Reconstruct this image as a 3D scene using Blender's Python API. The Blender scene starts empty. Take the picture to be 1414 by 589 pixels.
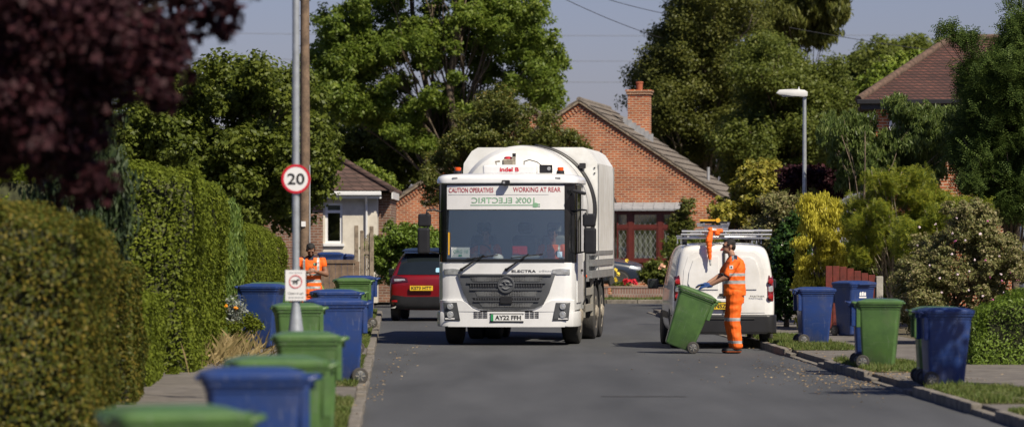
import bpy, bmesh, math, random
import numpy as np
from mathutils import Vector, Matrix, noise
from mathutils.bvhtree import BVHTree
random.seed(7); RNG = np.random.default_rng(11)
S = bpy.context.scene
R = math.radians
# ---------------------------------------------------------------- camera, sky, sun
F, CX, HY, H = 5892.0, 707.0, 326.0, 1.93
cam = bpy.data.objects.new('camera', bpy.data.cameras.new('camera')); S.collection.objects.link(cam); S.camera = cam
cam.location = (0, 0, H); cam.rotation_euler = (R(90.306), 0, 0)
cam.data.lens = 150; cam.data.sensor_width = 36; cam.data.clip_end = 5000; cam.data.clip_start = .5
cam.data.dof.use_dof = True; cam.data.dof.focus_distance = 80; cam.data.dof.aperture_fstop = 2.6
SUN_AZ, SUN_EL = 142.0, 47.0
W = bpy.data.worlds.new('World'); S.world = W; W.use_nodes = True
nt = W.node_tree; bg = nt.nodes['Background']; sky = nt.nodes.new('ShaderNodeTexSky')
sky.sky_type = 'NISHITA'; sky.sun_disc = False; sky.sun_elevation = R(SUN_EL); sky.sun_rotation = R(SUN_AZ)
sky.air_density = 1.0; sky.dust_density = .6; sky.ozone_density = 3.0; sky.altitude = 50
hs = nt.nodes.new('ShaderNodeMix'); hs.data_type = 'RGBA'; hs.blend_type = 'MULTIPLY'; hs.inputs[0].default_value = 1
hs.inputs[7].default_value = (.86, .79, 1.07, 1)
nt.links.new(sky.outputs[0], hs.inputs[6]); nt.links.new(hs.outputs[2], bg.inputs[0]); bg.inputs[1].default_value = .054
sl = bpy.data.lights.new('sun', 'SUN'); sl.energy = 4.9; sl.angle = R(.5); sl.color = (1, .90, .73)
so = bpy.data.objects.new('sun', sl); S.collection.objects.link(so)
sd = Vector((math.sin(R(SUN_AZ)) * math.cos(R(SUN_EL)), math.cos(R(SUN_AZ)) * math.cos(R(SUN_EL)), math.sin(R(SUN_EL))))
so.rotation_euler = sd.to_track_quat('Z', 'Y').to_euler(); so.location = sd * 50
S.view_settings.view_transform = 'Standard'; S.view_settings.look = 'None'; S.view_settings.exposure = .30
S.view_settings.gamma = 1; S.view_settings.use_curve_mapping = False

# ---------------------------------------------------------------- helpers
def X(px, D): return (px - CX) * D / F
def Z(py, D): return H - (py - HY) * D / F
def DG(py, g=.1): return F * (H - g) / (py - HY)       # distance of a ground point seen at row py
def tag(o, label=None, cat=None, group=None, kind=None):
    if label: o['label'] = label
    if cat: o['category'] = cat
    if group: o['group'] = group
    if kind: o['kind'] = kind
    return o
def empty(name, label, cat, loc=(0, 0, 0), rz=0, group=None):
    o = bpy.data.objects.new(name, None); S.collection.objects.link(o)
    o.location = loc; o.rotation_euler = (0, 0, rz); o.empty_display_size = .2
    return tag(o, label, cat, group)
def link(name, me, m, parent=None):
    o = bpy.data.objects.new(name, me); S.collection.objects.link(o)
    if m is not None and not me.materials:
        for k in (m if isinstance(m, (list, tuple)) else [m]): me.materials.append(k)
    if parent is not None: o.parent = parent
    return o
def bmobj(name, bm, m, parent=None, smooth=False, angle=None):
    me = bpy.data.meshes.new(name); bmesh.ops.recalc_face_normals(bm, faces=bm.faces[:]); bm.to_mesh(me); bm.free()
    if smooth: me.polygons.foreach_set('use_smooth', [True] * len(me.polygons))
    if smooth and angle: me.set_sharp_from_angle(angle=R(angle))
    return link(name, me, m, parent)
def pyobj(name, v, f, m, parent=None, smooth=False, angle=None):
    me = bpy.data.meshes.new(name); me.from_pydata([tuple(a) for a in v], [], f); me.update()
    if smooth: me.polygons.foreach_set('use_smooth', [True] * len(me.polygons))
    if smooth and angle: me.set_sharp_from_angle(angle=R(angle))
    return link(name, me, m, parent)
def dup(o, parent=None):
    c = o.copy(); S.collection.objects.link(c); c.parent = parent
    for ch in list(o.children): dup(ch, c)
    return c
def quads_obj(name, V, m, parent=None, tri=False):
    """V: (n,4,3) array of separate quads (or (n,3,3) triangles)"""
    n, k = V.shape[0], V.shape[1]
    me = bpy.data.meshes.new(name)
    me.vertices.add(n * k); me.vertices.foreach_set('co', V.astype(np.float32).ravel())
    me.loops.add(n * k); me.loops.foreach_set('vertex_index', np.arange(n * k, dtype=np.int32))
    me.polygons.add(n); me.polygons.foreach_set('loop_start', np.arange(0, n * k, k, dtype=np.int32))
    try: me.polygons.foreach_set('loop_total', np.full(n, k, dtype=np.int32))
    except Exception: pass
    me.update(calc_edges=True)
    return link(name, me, m, parent)
def abox(bm, x0, x1, y0, y1, z0, z1, bev=0, mx=None, seg=1):
    r = bmesh.ops.create_cube(bm, size=1)
    for v in r['verts']:
        v.co = Vector(((x0 + x1) / 2 + v.co.x * (x1 - x0), (y0 + y1) / 2 + v.co.y * (y1 - y0), (z0 + z1) / 2 + v.co.z * (z1 - z0)))
        if mx: v.co = mx @ v.co
    if bev: bmesh.ops.bevel(bm, geom=list({e for v in r['verts'] for e in v.link_edges}), offset=bev, segments=seg, affect='EDGES', profile=.6)
def boxes(name, lst, m, parent=None, bev=0, seg=1, mx=None):
    bm = bmesh.new()
    for b in lst: abox(bm, *b, bev=bev, seg=seg, mx=mx)
    return bmobj(name, bm, m, parent)
def aprism(bm, pts, a0, a1, axis='y', bev=0, seg=2, mx=None):
    """extrude a 2D outline. axis y: pts (x,z); axis z: pts (x,y); axis x: pts (y,z)"""
    def mk(p, a):
        v = {'y': (p[0], a, p[1]), 'z': (p[0], p[1], a), 'x': (a, p[0], p[1])}[axis]
        return bm.verts.new(mx @ Vector(v) if mx else v)
    A = [mk(p, a0) for p in pts]; B = [mk(p, a1) for p in pts]; n = len(pts)
    fs = [bm.faces.new(A), bm.faces.new(B[::-1])] + [bm.faces.new((A[i], B[i], B[(i + 1) % n], A[(i + 1) % n])) for i in range(n)]
    if bev:
        es = list({e for f in fs[:2] for e in f.edges})
        bmesh.ops.bevel(bm, geom=es, offset=bev, segments=seg, affect='EDGES', profile=.6)
def each(name, lst, m, parent=None, bev=0):
    for b in lst: boxes(name, [b], m, parent, bev)
def prism(name, pts, a0, a1, m, parent=None, axis='y', bev=0, seg=2, smooth=False):
    bm = bmesh.new(); aprism(bm, pts, a0, a1, axis, bev, seg)
    return bmobj(name, bm, m, parent, smooth=smooth, angle=35 if smooth else None)
def atube(bm, pts, r, n=8, caps=True):
    pts = [Vector(p) for p in pts]; rs = r if isinstance(r, (list, tuple)) else [r] * len(pts); rings = []
    for i, p in enumerate(pts):
        t = (pts[min(i + 1, len(pts) - 1)] - pts[max(i - 1, 0)]).normalized()
        u = t.orthogonal().normalized() if i == 0 else (u - t * u.dot(t)).normalized()
        w = t.cross(u)
        rings.append([bm.verts.new(p + (u * math.cos(a) + w * math.sin(a)) * rs[i]) for a in [2 * math.pi * k / n for k in range(n)]])
    for a, b in zip(rings, rings[1:]):
        for k in range(n): bm.faces.new((a[k], a[(k + 1) % n], b[(k + 1) % n], b[k]))
    if caps: bm.faces.new(rings[0][::-1]); bm.faces.new(rings[-1])
def tubes(name, lst, m, parent=None, n=8):
    bm = bmesh.new()
    for pts, r in lst: atube(bm, pts, r, n)
    return bmobj(name, bm, m, parent, smooth=True, angle=50)
def alathe(bm, prof, origin, axis='z', n=24):
    """prof: (r, h) pairs, revolved round axis"""
    rings = []
    for r, h in prof:
        ring = []
        for k in range(n):
            a = 2 * math.pi * k / n; c, s = math.cos(a) * r, math.sin(a) * r
            v = {'z': (c, s, h), 'y': (c, h, s), 'x': (h, c, s)}[axis]
            ring.append(bm.verts.new(Vector(origin) + Vector(v)))
        rings.append(ring)
    for a, b in zip(rings, rings[1:]):
        for k in range(n): bm.faces.new((a[k], a[(k + 1) % n], b[(k + 1) % n], b[k]))
    bm.faces.new(rings[0]); bm.faces.new(rings[-1])
def lathe(name, prof, origin, m, parent=None, axis='z', n=24, angle=40):
    bm = bmesh.new(); alathe(bm, prof, origin, axis, n)
    return bmobj(name, bm, m, parent, smooth=True, angle=angle)
def text(name, s, cx, cz, w, h, m, parent, y=0, warp=None, mirror=False, rot=None, bold=0, thick=.002):
    """raised lettering standing in the xz plane, facing -y"""
    cu = bpy.data.curves.new('t', 'FONT'); cu.body = s; cu.align_x = 'CENTER'; cu.offset = bold; cu.resolution_u = 3
    o = bpy.data.objects.new('t', cu); S.collection.objects.link(o); bpy.context.view_layer.update()
    me = bpy.data.meshes.new_from_object(o); bpy.data.objects.remove(o)
    n = len(me.vertices); co = np.zeros(n * 3, np.float32); me.vertices.foreach_get('co', co); co = co.reshape(-1, 3)
    mn, mxx = co.min(0), co.max(0); u = (co - (mn + mxx) / 2) / np.maximum(mxx - mn, 1e-6)
    if mirror: u[:, 0] *= -1
    P = np.stack([cx + u[:, 0] * w, np.zeros(n), cz + u[:, 1] * h], 1)
    P[:, 1] = [(warp(a) if warp else 0) + y for a in P[:, 0]]
    me.vertices.foreach_set('co', P.astype(np.float32).ravel()); me.materials.clear(); me.update()
    me.name = name
    o = link(name, me, m, parent)
    if rot: o.rotation_euler = rot
    return o

# ---------------------------------------------------------------- materials
def nodes(name):
    m = bpy.data.materials.new(name); m.use_nodes = True
    return m, m.node_tree, m.node_tree.nodes['Principled BSDF']
def pm(name, col, rough=.5, metal=0, var=.12, scale=4, bump=0, bscale=40, coat=0, tint=None, spec=None):
    """principled paint/plastic/stone with mild procedural mottling and wear"""
    m, t, p = nodes(name); N = t.nodes.new; L = t.links.new
    p.inputs['Roughness'].default_value = rough; p.inputs['Metallic'].default_value = metal
    if coat: p.inputs['Coat Weight'].default_value = coat; p.inputs['Coat Roughness'].default_value = .05
    if spec is not None: p.inputs['Specular IOR Level'].default_value = spec
    tc = N('ShaderNodeTexCoord'); nz = N('ShaderNodeTexNoise'); nz.inputs['Scale'].default_value = scale; nz.inputs['Detail'].default_value = 6
    nz.inputs['Roughness'].default_value = .65
    L(tc.outputs['Object'], nz.inputs['Vector'])
    mx = N('ShaderNodeMix'); mx.data_type = 'RGBA'
    c = np.array(col[:3]); c2 = np.array(tint if tint else c * (1 - var))
    mx.inputs[6].default_value = (*np.clip(c * (1 + var * .5), 0, 1), 1); mx.inputs[7].default_value = (*c2, 1)
    rp = N('ShaderNodeMapRange'); rp.inputs[1].default_value = .35; rp.inputs[2].default_value = .65
    L(nz.outputs[0], rp.inputs[0]); L(rp.outputs[0], mx.inputs[0]); L(mx.outputs[2], p.inputs['Base Color'])
    mr = N('ShaderNodeMapRange'); mr.inputs[3].default_value = max(rough - .08, .03); mr.inputs[4].default_value = min(rough + .12, 1)
    L(nz.outputs[0], mr.inputs[0]); L(mr.outputs[0], p.inputs['Roughness'])
    if bump:
        nb = N('ShaderNodeTexNoise'); nb.inputs['Scale'].default_value = bscale; nb.inputs['Detail'].default_value = 4; L(tc.outputs['Object'], nb.inputs['Vector'])
        b = N('ShaderNodeBump'); b.inputs['Strength'].default_value = bump; b.inputs['Distance'].default_value = .02
        L(nb.outputs[0], b.inputs['Height']); L(b.outputs[0], p.inputs['Normal'])
    return m
def leafmat(name, cols, trans=.3, rough=.5, hue=3.0, spec=.35):
    m, t, p = nodes(name); N = t.nodes.new; L = t.links.new
    g = N('ShaderNodeNewGeometry'); tc = N('ShaderNodeTexCoord'); nz = N('ShaderNodeTexNoise'); nz.inputs['Scale'].default_value = hue
    L(tc.outputs['Object'], nz.inputs['Vector'])
    a = N('ShaderNodeMath'); a.operation = 'MULTIPLY_ADD'; a.inputs[1].default_value = .62
    s = N('ShaderNodeMath'); s.operation = 'MULTIPLY'; s.inputs[1].default_value = .42
    L(g.outputs['Random Per Island'], a.inputs[0]); L(nz.outputs[0], s.inputs[0]); L(s.outputs[0], a.inputs[2])
    r = N('ShaderNodeValToRGB'); e = r.color_ramp.elements
    for i, (pos, c) in enumerate(cols):
        if i < 2: e[i].position = pos; e[i].color = (*c, 1)
        else: k = e.new(pos); k.color = (*c, 1)
    L(a.outputs[0], r.inputs[0]); L(r.outputs[0], p.inputs['Base Color'])
    p.inputs['Roughness'].default_value = rough; p.inputs['Specular IOR Level'].default_value = spec
    tr = N('ShaderNodeBsdfTranslucent'); mm = N('ShaderNodeMixShader'); mm.inputs[0].default_value = trans
    L(r.outputs[0], tr.inputs[0]); L(p.outputs[0], mm.inputs[1]); L(tr.outputs[0], mm.inputs[2])
    L(mm.outputs[0], t.nodes['Material Output'].inputs[0])
    return m
def binmat(name, col, worn):
    m = pm(name, col, .36, var=.22, scale=4, bump=.05, tint=worn); t = m.node_tree; N = t.nodes.new; L = t.links.new; p = t.nodes['Principled BSDF']
    src = p.inputs['Base Color'].links[0].from_socket; tc = N('ShaderNodeTexCoord')
    for sc, lo, hi, k, c in (((60, 60, 5),   .62, .72, .2, (.35, .36, .36)), ((5, 60, 60), .64, .74, .2, (.3, .3, .3)), ((3, 3, 3), .52, .72, .16, (.20, .17, .13))):
        mp = N('ShaderNodeMapping'); mp.inputs[3].default_value = sc; L(tc.outputs['Object'], mp.inputs[0]); nz = N('ShaderNodeTexNoise'); nz.inputs['Scale'].default_value = 1; nz.inputs['Detail'].default_value = 5; L(mp.outputs[0], nz.inputs[0])
        r = N('ShaderNodeMapRange'); r.inputs[1].default_value = lo; r.inputs[2].default_value = hi; r.inputs[4].default_value = k; L(nz.outputs[0], r.inputs[0])
        x = N('ShaderNodeMix'); x.data_type = 'RGBA'; L(r.outputs[0], x.inputs[0]); L(src, x.inputs[6]); x.inputs[7].default_value = (*c, 1); src = x.outputs[2]
    L(src, p.inputs['Base Color']); return m
def brickmat(name, c1, c2, mortar, sc=1.0, axis='xz', rowh=.075, bw=.225, bump=.5, msize=.012):
    m, t, p = nodes(name); N = t.nodes.new; L = t.links.new
    tc = N('ShaderNodeTexCoord'); sp = N('ShaderNodeSeparateXYZ'); cb = N('ShaderNodeCombineXYZ'); L(tc.outputs['Object'], sp.inputs[0])
    if axis == 'xz':   # walls of any heading: x+y along, z up
        ad = N('ShaderNodeMath'); L(sp.outputs[0], ad.inputs[0]); L(sp.outputs[1], ad.inputs[1]); L(ad.outputs[0], cb.inputs[0])
    else: L(sp.outputs['XYZ'.index(axis[0].upper())], cb.inputs[0])
    L(sp.outputs[2], cb.inputs[1])
    b = N('ShaderNodeTexBrick'); b.inputs['Scale'].default_value = sc; b.inputs['Brick Width'].default_value = bw; b.inputs['Row Height'].default_value = rowh
    b.inputs['Mortar Size'].default_value = msize; b.inputs['Mortar Smooth'].default_value = .2; b.inputs['Bias'].default_value = 0
    b.inputs['Color1'].default_value = (*c1, 1); b.inputs['Color2'].default_value = (*c2, 1); b.inputs['Mortar'].default_value = (*mortar, 1)
    L(cb.outputs[0], b.inputs['Vector'])
    nz = N('ShaderNodeTexNoise'); nz.inputs['Scale'].default_value = 1.3; nz.inputs['Detail'].default_value = 8; L(tc.outputs['Object'], nz.inputs['Vector'])
    mr = N('ShaderNodeMapRange'); mr.inputs[1].default_value = .3; mr.inputs[2].default_value = .7; mr.inputs[3].default_value = .72; mr.inputs[4].default_value = 1.2; L(nz.outputs[0], mr.inputs[0])
    mu = N('ShaderNodeMix'); mu.data_type = 'RGBA'; mu.blend_type = 'MULTIPLY'; mu.inputs[0].default_value = 1
    L(b.outputs[0], mu.inputs[6]); L(mr.outputs[0], mu.inputs[7]); L(mu.outputs[2], p.inputs['Base Color'])
    bp = N('ShaderNodeBump'); bp.inputs['Strength'].default_value = bump; bp.inputs['Distance'].default_value = .01; bp.invert = True
    L(b.outputs[1], bp.inputs['Height']); L(bp.outputs[0], p.inputs['Normal']); p.inputs['Roughness'].default_value = .85
    return m
def glassmat(name, tint=(.6, .7, .7), refl=.25, alpha=.6):
    m, t, p = nodes(name); N = t.nodes.new; L = t.links.new
    gl = N('ShaderNodeBsdfGlossy'); gl.inputs['Roughness'].default_value = .03; gl.inputs[0].default_value = (.95, .93, .74, 1)
    tr = N('ShaderNodeBsdfTransparent'); tr.inputs[0].default_value = (*tint, 1)
    fr = N('ShaderNodeLayerWeight'); fr.inputs[0].default_value = .5
    pw = N('ShaderNodeMath'); pw.operation = 'POWER'; pw.inputs[1].default_value = 5; L(fr.outputs[1], pw.inputs[0])
    ad = N('ShaderNodeMath'); ad.operation = 'MULTIPLY_ADD'; ad.inputs[1].default_value = .8; ad.inputs[2].default_value = refl + .04; ad.use_clamp = True; L(pw.outputs[0], ad.inputs[0])
    mx = N('ShaderNodeMixShader'); L(ad.outputs[0], mx.inputs[0]); L(tr.outputs[0], mx.inputs[1]); L(gl.outputs[0], mx.inputs[2])
    L(mx.outputs[0], t.nodes['Material Output'].inputs[0])
    return m
M = {}
M['white'] = pm('white_paint', (.74, .75, .76), .28, var=.10, scale=1.5, coat=.4)
M['white2'] = pm('white_van_paint', (.78, .78, .77), .3, var=.07, scale=2, coat=.5, tint=(.66, .65, .62))
M['white_dirty'] = pm('white_body_panels', (.74, .75, .74), .4, var=.12, scale=1.2, tint=(.58, .57, .53))
M['black'] = pm('black_plastic', (.018, .018, .02), .42, var=.3)
M['blackgloss'] = pm('black_gloss', (.012, .013, .015), .08, var=.2)
M['dgrey'] = pm('dark_grey_plastic', (.075, .08, .088), .45, var=.2, bump=.1)
M['rubber'] = pm('tyre_rubber', (.03, .03, .03), .85, var=.4, bump=.3, tint=(.06, .055, .05))
M['dark'] = pm('chassis_black', (.02, .02, .02), .8, var=.4)
M['galv'] = pm('galvanised_steel', (.36, .37, .37), .5, metal=.6, var=.25, scale=9, bump=.1)
M['rail'] = pm('dusty_grey_rail', (.22, .22, .2), .7, var=.3, scale=6, tint=(.3, .27, .22))
M['dust'] = pm('dusty_rim', (.34, .31, .25), .85, var=.4, scale=12, bump=.3, tint=(.16, .13, .1))
M['alu'] = pm('aluminium', (.62, .63, .65), .3, metal=.9, var=.1)
M['red'] = pm('red_car_paint', (.17, .002, .005), .3, var=.15, coat=.35)
M['navy'] = pm('dark_blue_car_paint', (.025, .035, .055), .25, var=.15, coat=1)
M['roofsky'] = pm('painted_sky_reflection_roof', (.03, .05, .11), .2, var=.15, coat=1)  # sky reflection on the red car's roof and spoiler, painted in as blue
M['lampred'] = pm('red_lens', (.38, .006, .01), .12, var=.2, coat=1)
M['lampclear'] = pm('clear_lens', (.5, .52, .54), .12, var=.3, scale=20, metal=.4)
M['amber'] = pm('amber_lens', (.75, .09, .01), .2, var=.2, coat=.6)
M['plate_w'] = pm('white_plate', (.72, .73, .72), .4, var=.06)
M['plate_y'] = pm('yellow_plate', (.75, .50, .03), .4, var=.08)
M['ink'] = pm('black_ink', (.015, .015, .015), .5, var=.1)
M['signred'] = pm('sign_red', (.55, .012, .03), .45, var=.12)
M['lred'] = pm('lettering_red', (.40, .03, .05), .5, var=.15)
M['lgreen'] = pm('lettering_green', (.22, .42, .26), .5, var=.15)
M['sgreen'] = pm('plate_green', (.02, .28, .09), .5, var=.1)
M['signwhite'] = pm('sign_white', (.76, .76, .76), .45, var=.05)
M['bgreen'] = binmat('green_bin_plastic', (.075, .15, .042), (.055, .115, .036))
M['bblue'] = binmat('blue_bin_plastic', (.013, .040, .165), (.022, .044, .14))
M['orange'] = pm('hi_vis_orange', (.95, .15, .008), .7, var=.14, scale=7, bump=.2, bscale=25)
M['silver'] = pm('reflective_tape', (.48, .49, .48), .4, var=.2, metal=.2)
M['skin'] = pm('tan_skin', (.36, .19, .12), .55, var=.12, scale=12)
M['skin2'] = pm('brown_skin', (.24, .125, .08), .55, var=.15, scale=12)
M['hair'] = pm('black_hair', (.012, .010, .009), .6, var=.4, bump=.6, bscale=120)
M['navycloth'] = pm('navy_cloth', (.015, .02, .045), .8, var=.2)
M['glove'] = pm('blue_glove', (.015, .06, .22), .7, var=.3, scale=30)
M['boot'] = pm('black_boot', (.02, .02, .02), .6, var=.3)
M['orangesole'] = pm('orange_boot_trim', (.7, .14, .02), .6, var=.2)
M['lip'] = pm('lip', (.22, .08, .06), .5, var=.1)
M['eye'] = pm('eye_dark', (.01, .008, .006), .2, var=.1)
M['bark'] = pm('bark', (.16, .12, .085), .95, var=.4, scale=6, bump=.8, bscale=20, tint=(.07, .055, .04))
M['barkpale'] = pm('pale_bark', (.30, .25, .18), .9, var=.4, scale=6, bump=.8, bscale=20, tint=(.12, .10, .075))
M['stem'] = pm('dark_stems', (.05, .055, .02), .95, var=.5, scale=8, bump=1, bscale=18)
M['timber'] = pm('weathered_timber', (.19, .13, .085), .85, var=.35, scale=5, bump=.4, tint=(.10, .07, .05))
M['post'] = pm('old_post_wood', (.27, .22, .16), .9, var=.35, scale=8, bump=.5, tint=(.14, .11, .08))
M['fencered'] = pm('red_brown_fence_stain', (.14, .022, .014), .7, var=.35, scale=8, tint=(.085, .015, .01))
M['concrete'] = pm('concrete', (.38, .36, .32), .9, var=.2, scale=8, bump=.3)
M['kerb'] = pm('kerb_concrete', (.19, .17, .145), .9, var=.35, scale=5, bump=.4, tint=(.10, .09, .075))
M['barkdark'] = pm('dark_bark', (.05, .035, .028), .95, var=.4, scale=6, bump=.8, bscale=20)
M['lead'] = pm('lead_sheet', (.30, .31, .33), .55, var=.2, scale=6)
M['maroon'] = pm('maroon_frame', (.11, .022, .016), .4, var=.2)
M['upvc'] = pm('white_upvc', (.74, .75, .76), .35, var=.05)
M['render'] = pm('cream_render', (.62, .58, .50), .9, var=.1, scale=3, bump=.3, tint=(.52, .48, .41))
M['curtain'] = pm('net_curtain', (.52, .50, .42), .9, var=.15, scale=6)
M['paneglass'] = glassmat('window_glass', (.75, .78, .78), .10)
M['wind'] = glassmat('windscreen_glass', (.84, .87, .87), .15)
M['darkglass'] = pm('dark_glass', (.012, .016, .018), .05, var=.1, spec=.9)
M['interior'] = pm('cab_interior', (.22, .23, .235), .8, var=.3)
M['yellow'] = pm('yellow_plastic', (.7, .38, .02), .5, var=.2)
M['redbox'] = pm('red_box', (.45, .01, .015), .45, var=.2)
M['cable'] = pm('cable_black', (.03, .03, .035), .6, var=.2)
M['lamp'] = pm('lamp_head_white', (.62, .63, .63), .45, var=.1)
M['galvp'] = pm('galvanised_post', (.42, .45, .48), .45, metal=.45, var=.2, scale=14)
BR1 = brickmat('orange_red_brick', (.46, .122, .036), (.27, .06, .024), (.46, .34, .23), msize=.015)
BR2 = brickmat('brown_brick', (.22, .10, .06), (.13, .06, .04), (.26, .22, .18))
BRW = brickmat('garden_wall_brick', (.25, .13, .10), (.17, .10, .08), (.27, .24, .21), rowh=.215, bw=.08)
def tilemat(name, c1, c2, c3, rowh, bw, moss=.0):
    m = brickmat(name, c1, c2, c3, rowh=rowh, bw=bw, bump=.9, msize=.02); return m
T1m = pm('grey_concrete_tile', (.20, .17, .14), .9, var=.3, scale=2.2, bump=.5, tint=(.12, .105, .09))
T2m = tilemat('brown_roof_tile', (.105, .062, .05), (.085, .05, .04), (.045, .028, .022), .12, .3)
T3m = tilemat('rust_roof_tile', (.13, .05, .036), (.075, .032, .026), (.035, .018, .014), .075, .17)
# ground materials
def asphalt():
    m, t, p = nodes('asphalt'); N = t.nodes.new; L = t.links.new
    tc = N('ShaderNodeTexCoord'); a = N('ShaderNodeTexNoise'); a.inputs['Scale'].default_value = 60; a.inputs['Detail'].default_value = 3
    mp = N('ShaderNodeMapping'); mp.inputs[3].default_value = (1, .12, 1); L(tc.outputs['Object'], mp.inputs[0])
    b = N('ShaderNodeTexNoise'); b.inputs['Scale'].default_value = 1.1; b.inputs['Detail'].default_value = 7; L(tc.outputs['Object'], a.inputs[0]); L(mp.outputs[0], b.inputs[0])
    r1 = N('ShaderNodeValToRGB'); r1.color_ramp.elements[0].position = .3; r1.color_ramp.elements[0].color = (.043, .0455, .049, 1); r1.color_ramp.elements[1].position = .72; r1.color_ramp.elements[1].color = (.074, .077, .082, 1)
    L(b.outputs[0], r1.inputs[0])
    r2 = N('ShaderNodeMapRange'); r2.inputs[1].default_value = .3; r2.inputs[2].default_value = .7; r2.inputs[3].default_value = .6; r2.inputs[4].default_value = 1.45; L(a.outputs[0], r2.inputs[0])
    mu = N('ShaderNodeMix'); mu.data_type = 'RGBA'; mu.blend_type = 'MULTIPLY'; mu.inputs[0].default_value = 1; L(r1.outputs[0], mu.inputs[6]); L(r2.outputs[0], mu.inputs[7])
    L(mu.outputs[2], p.inputs['Base Color']); p.inputs['Roughness'].default_value = .85
    bp = N('ShaderNodeBump'); bp.inputs['Strength'].default_value = .5; bp.inputs['Distance'].default_value = .01; L(a.outputs[0], bp.inputs['Height']); L(bp.outputs[0], p.inputs['Normal'])
    return m
M['asphalt'] = asphalt()
M['patch'] = pm('worn_patch_asphalt', (.05, .05, .052), .85, var=.3, scale=20, bump=.5)
M['pavement'] = pm('pavement_tarmac', (.155, .14, .122), .9, var=.3, scale=3, bump=.5, bscale=90, tint=(.10, .09, .08))
M['soil'] = pm('soil', (.10, .078, .05), 1, var=.4, scale=3, bump=.8, tint=(.06, .06, .03))
M['verge'] = pm('verge_soil_turf', (.075, .09, .028), 1, var=.4, scale=4, bump=.8, tint=(.13, .11, .055))
M['grass'] = leafmat('grass_blades', [(.0, (.07, .11, .02)), (.5, (.11, .16, .03)), (.8, (.18, .19, .06)), (1.0, (.30, .26, .12))], .35, .6, 1.2)
M['chip'] = leafmat('fallen_leaf_bits', [(.0, (.22, .13, .05)), (.5, (.36, .24, .11)), (1., (.5, .42, .28))], .1, .8, 2)
def ramp(a, b, c, d=None): return [(0., a), (.45, b), (.8, c), (1., d or c)]
LM = {
 'ash': leafmat('ash_leaves', ramp((.09, .14, .02), (.15, .22, .032), (.23, .29, .045), (.34, .36, .06)), .5, .5, .5),
 'dark': leafmat('dark_leaves', ramp((.065, .095, .015), (.115, .15, .022), (.175, .21, .03), (.27, .28, .05)), .46, .5, .7),
 'birch': leafmat('birch_leaves', ramp((.075, .092, .02), (.13, .15, .032), (.20, .205, .045), (.30, .27, .06)), .48, .5, .45),
 'green2': leafmat('mid_green_leaves', ramp((.075, .105, .02), (.13, .165, .03), (.19, .22, .042), (.28, .28, .06)), .48, .5, .6),
 'lime': leafmat('lime_leaves', ramp((.10, .16, .02), (.17, .24, .03), (.26, .32, .05)), .35, .5, .8),
 'apple': leafmat('apple_leaves', ramp((.055, .075, .015), (.10, .125, .022), (.17, .17, .035), (.36, .2, .05)), .35, .5, .8),
 'copper': leafmat('copper_leaves', ramp((.016, .006, .009), (.026, .009, .012), (.042, .012, .016), (.075, .02, .022)), .15, .6, 1.5, .15),
 'hedge': leafmat('privet_leaves', ramp((.075, .10, .012), (.12, .155, .016), (.17, .205, .024), (.27, .26, .04)), .3, .5, 1.2, .15),
 'hedge2': leafmat('feathery_conifer', ramp((.045, .085, .016), (.085, .14, .022), (.15, .21, .035)), .2, .6, 1.5),
 'hedgeo': leafmat('yellowing_hedge_leaves', ramp((.035, .055, .010), (.075, .09, .013), (.19, .15, .025), (.40, .22, .04)), .3, .5, .8, .2),
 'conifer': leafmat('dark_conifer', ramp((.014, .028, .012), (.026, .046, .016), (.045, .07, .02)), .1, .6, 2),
 'gold': leafmat('golden_conifer', ramp((.26, .26, .02), (.46, .42, .04), (.62, .56, .07), (.72, .62, .10)), .35, .6, 2),
 'robinia': leafmat('golden_robinia', ramp((.08, .13, .02), (.18, .23, .026), (.36, .36, .035), (.52, .46, .05)), .4, .5, 1.2),
 'yell': leafmat('yellow_shrub_leaves', ramp((.11, .14, .02), (.26, .25, .035), (.44, .38, .07), (.56, .48, .14)), .35, .45, 1.8),
 'peach': leafmat('long_drooping_leaves', ramp((.055, .085, .022), (.10, .15, .035), (.18, .23, .06), (.32, .34, .13)), .4, .45, 1),
 'abelia': leafmat('pinkish_shrub_leaves', ramp((.09, .12, .03), (.20, .21, .07), (.33, .28, .14), (.46, .36, .24)), .35, .5, 1.4),
 'bright': leafmat('bright_low_leaves', ramp((.07, .12, .015), (.12, .19, .02), (.18, .26, .035)), .25, .5, 1.4),
 'laurel': leafmat('glossy_laurel_leaves', ramp((.018, .04, .010), (.035, .075, .016), (.06, .12, .025)), .15, .28, 1),
 'rowan': leafmat('rowan_leaves', ramp((.03, .055, .014), (.055, .09, .02), (.12, .17, .04)), .35, .55, .8, .12),
 'straw': leafmat('dry_grass', ramp((.12, .12, .04), (.25, .19, .08), (.38, .29, .14)), .25, .7, 2),
 'silverl': leafmat('silver_leaves', ramp((.16, .19, .16), (.24, .27, .23), (.34, .37, .34)), .1, .6, 2),
}
for k, c in (('flw', (.75, .62, .66)), ('flp', (.5, .12, .30)), ('flo', (.85, .32, .01)), ('fly', (.8, .6, .05)), ('flr', (.6, .02, .04)), ('flpeach', (.8, .45, .3))):
    M[k] = pm('petal_' + k, c, .6, var=.15)

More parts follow.
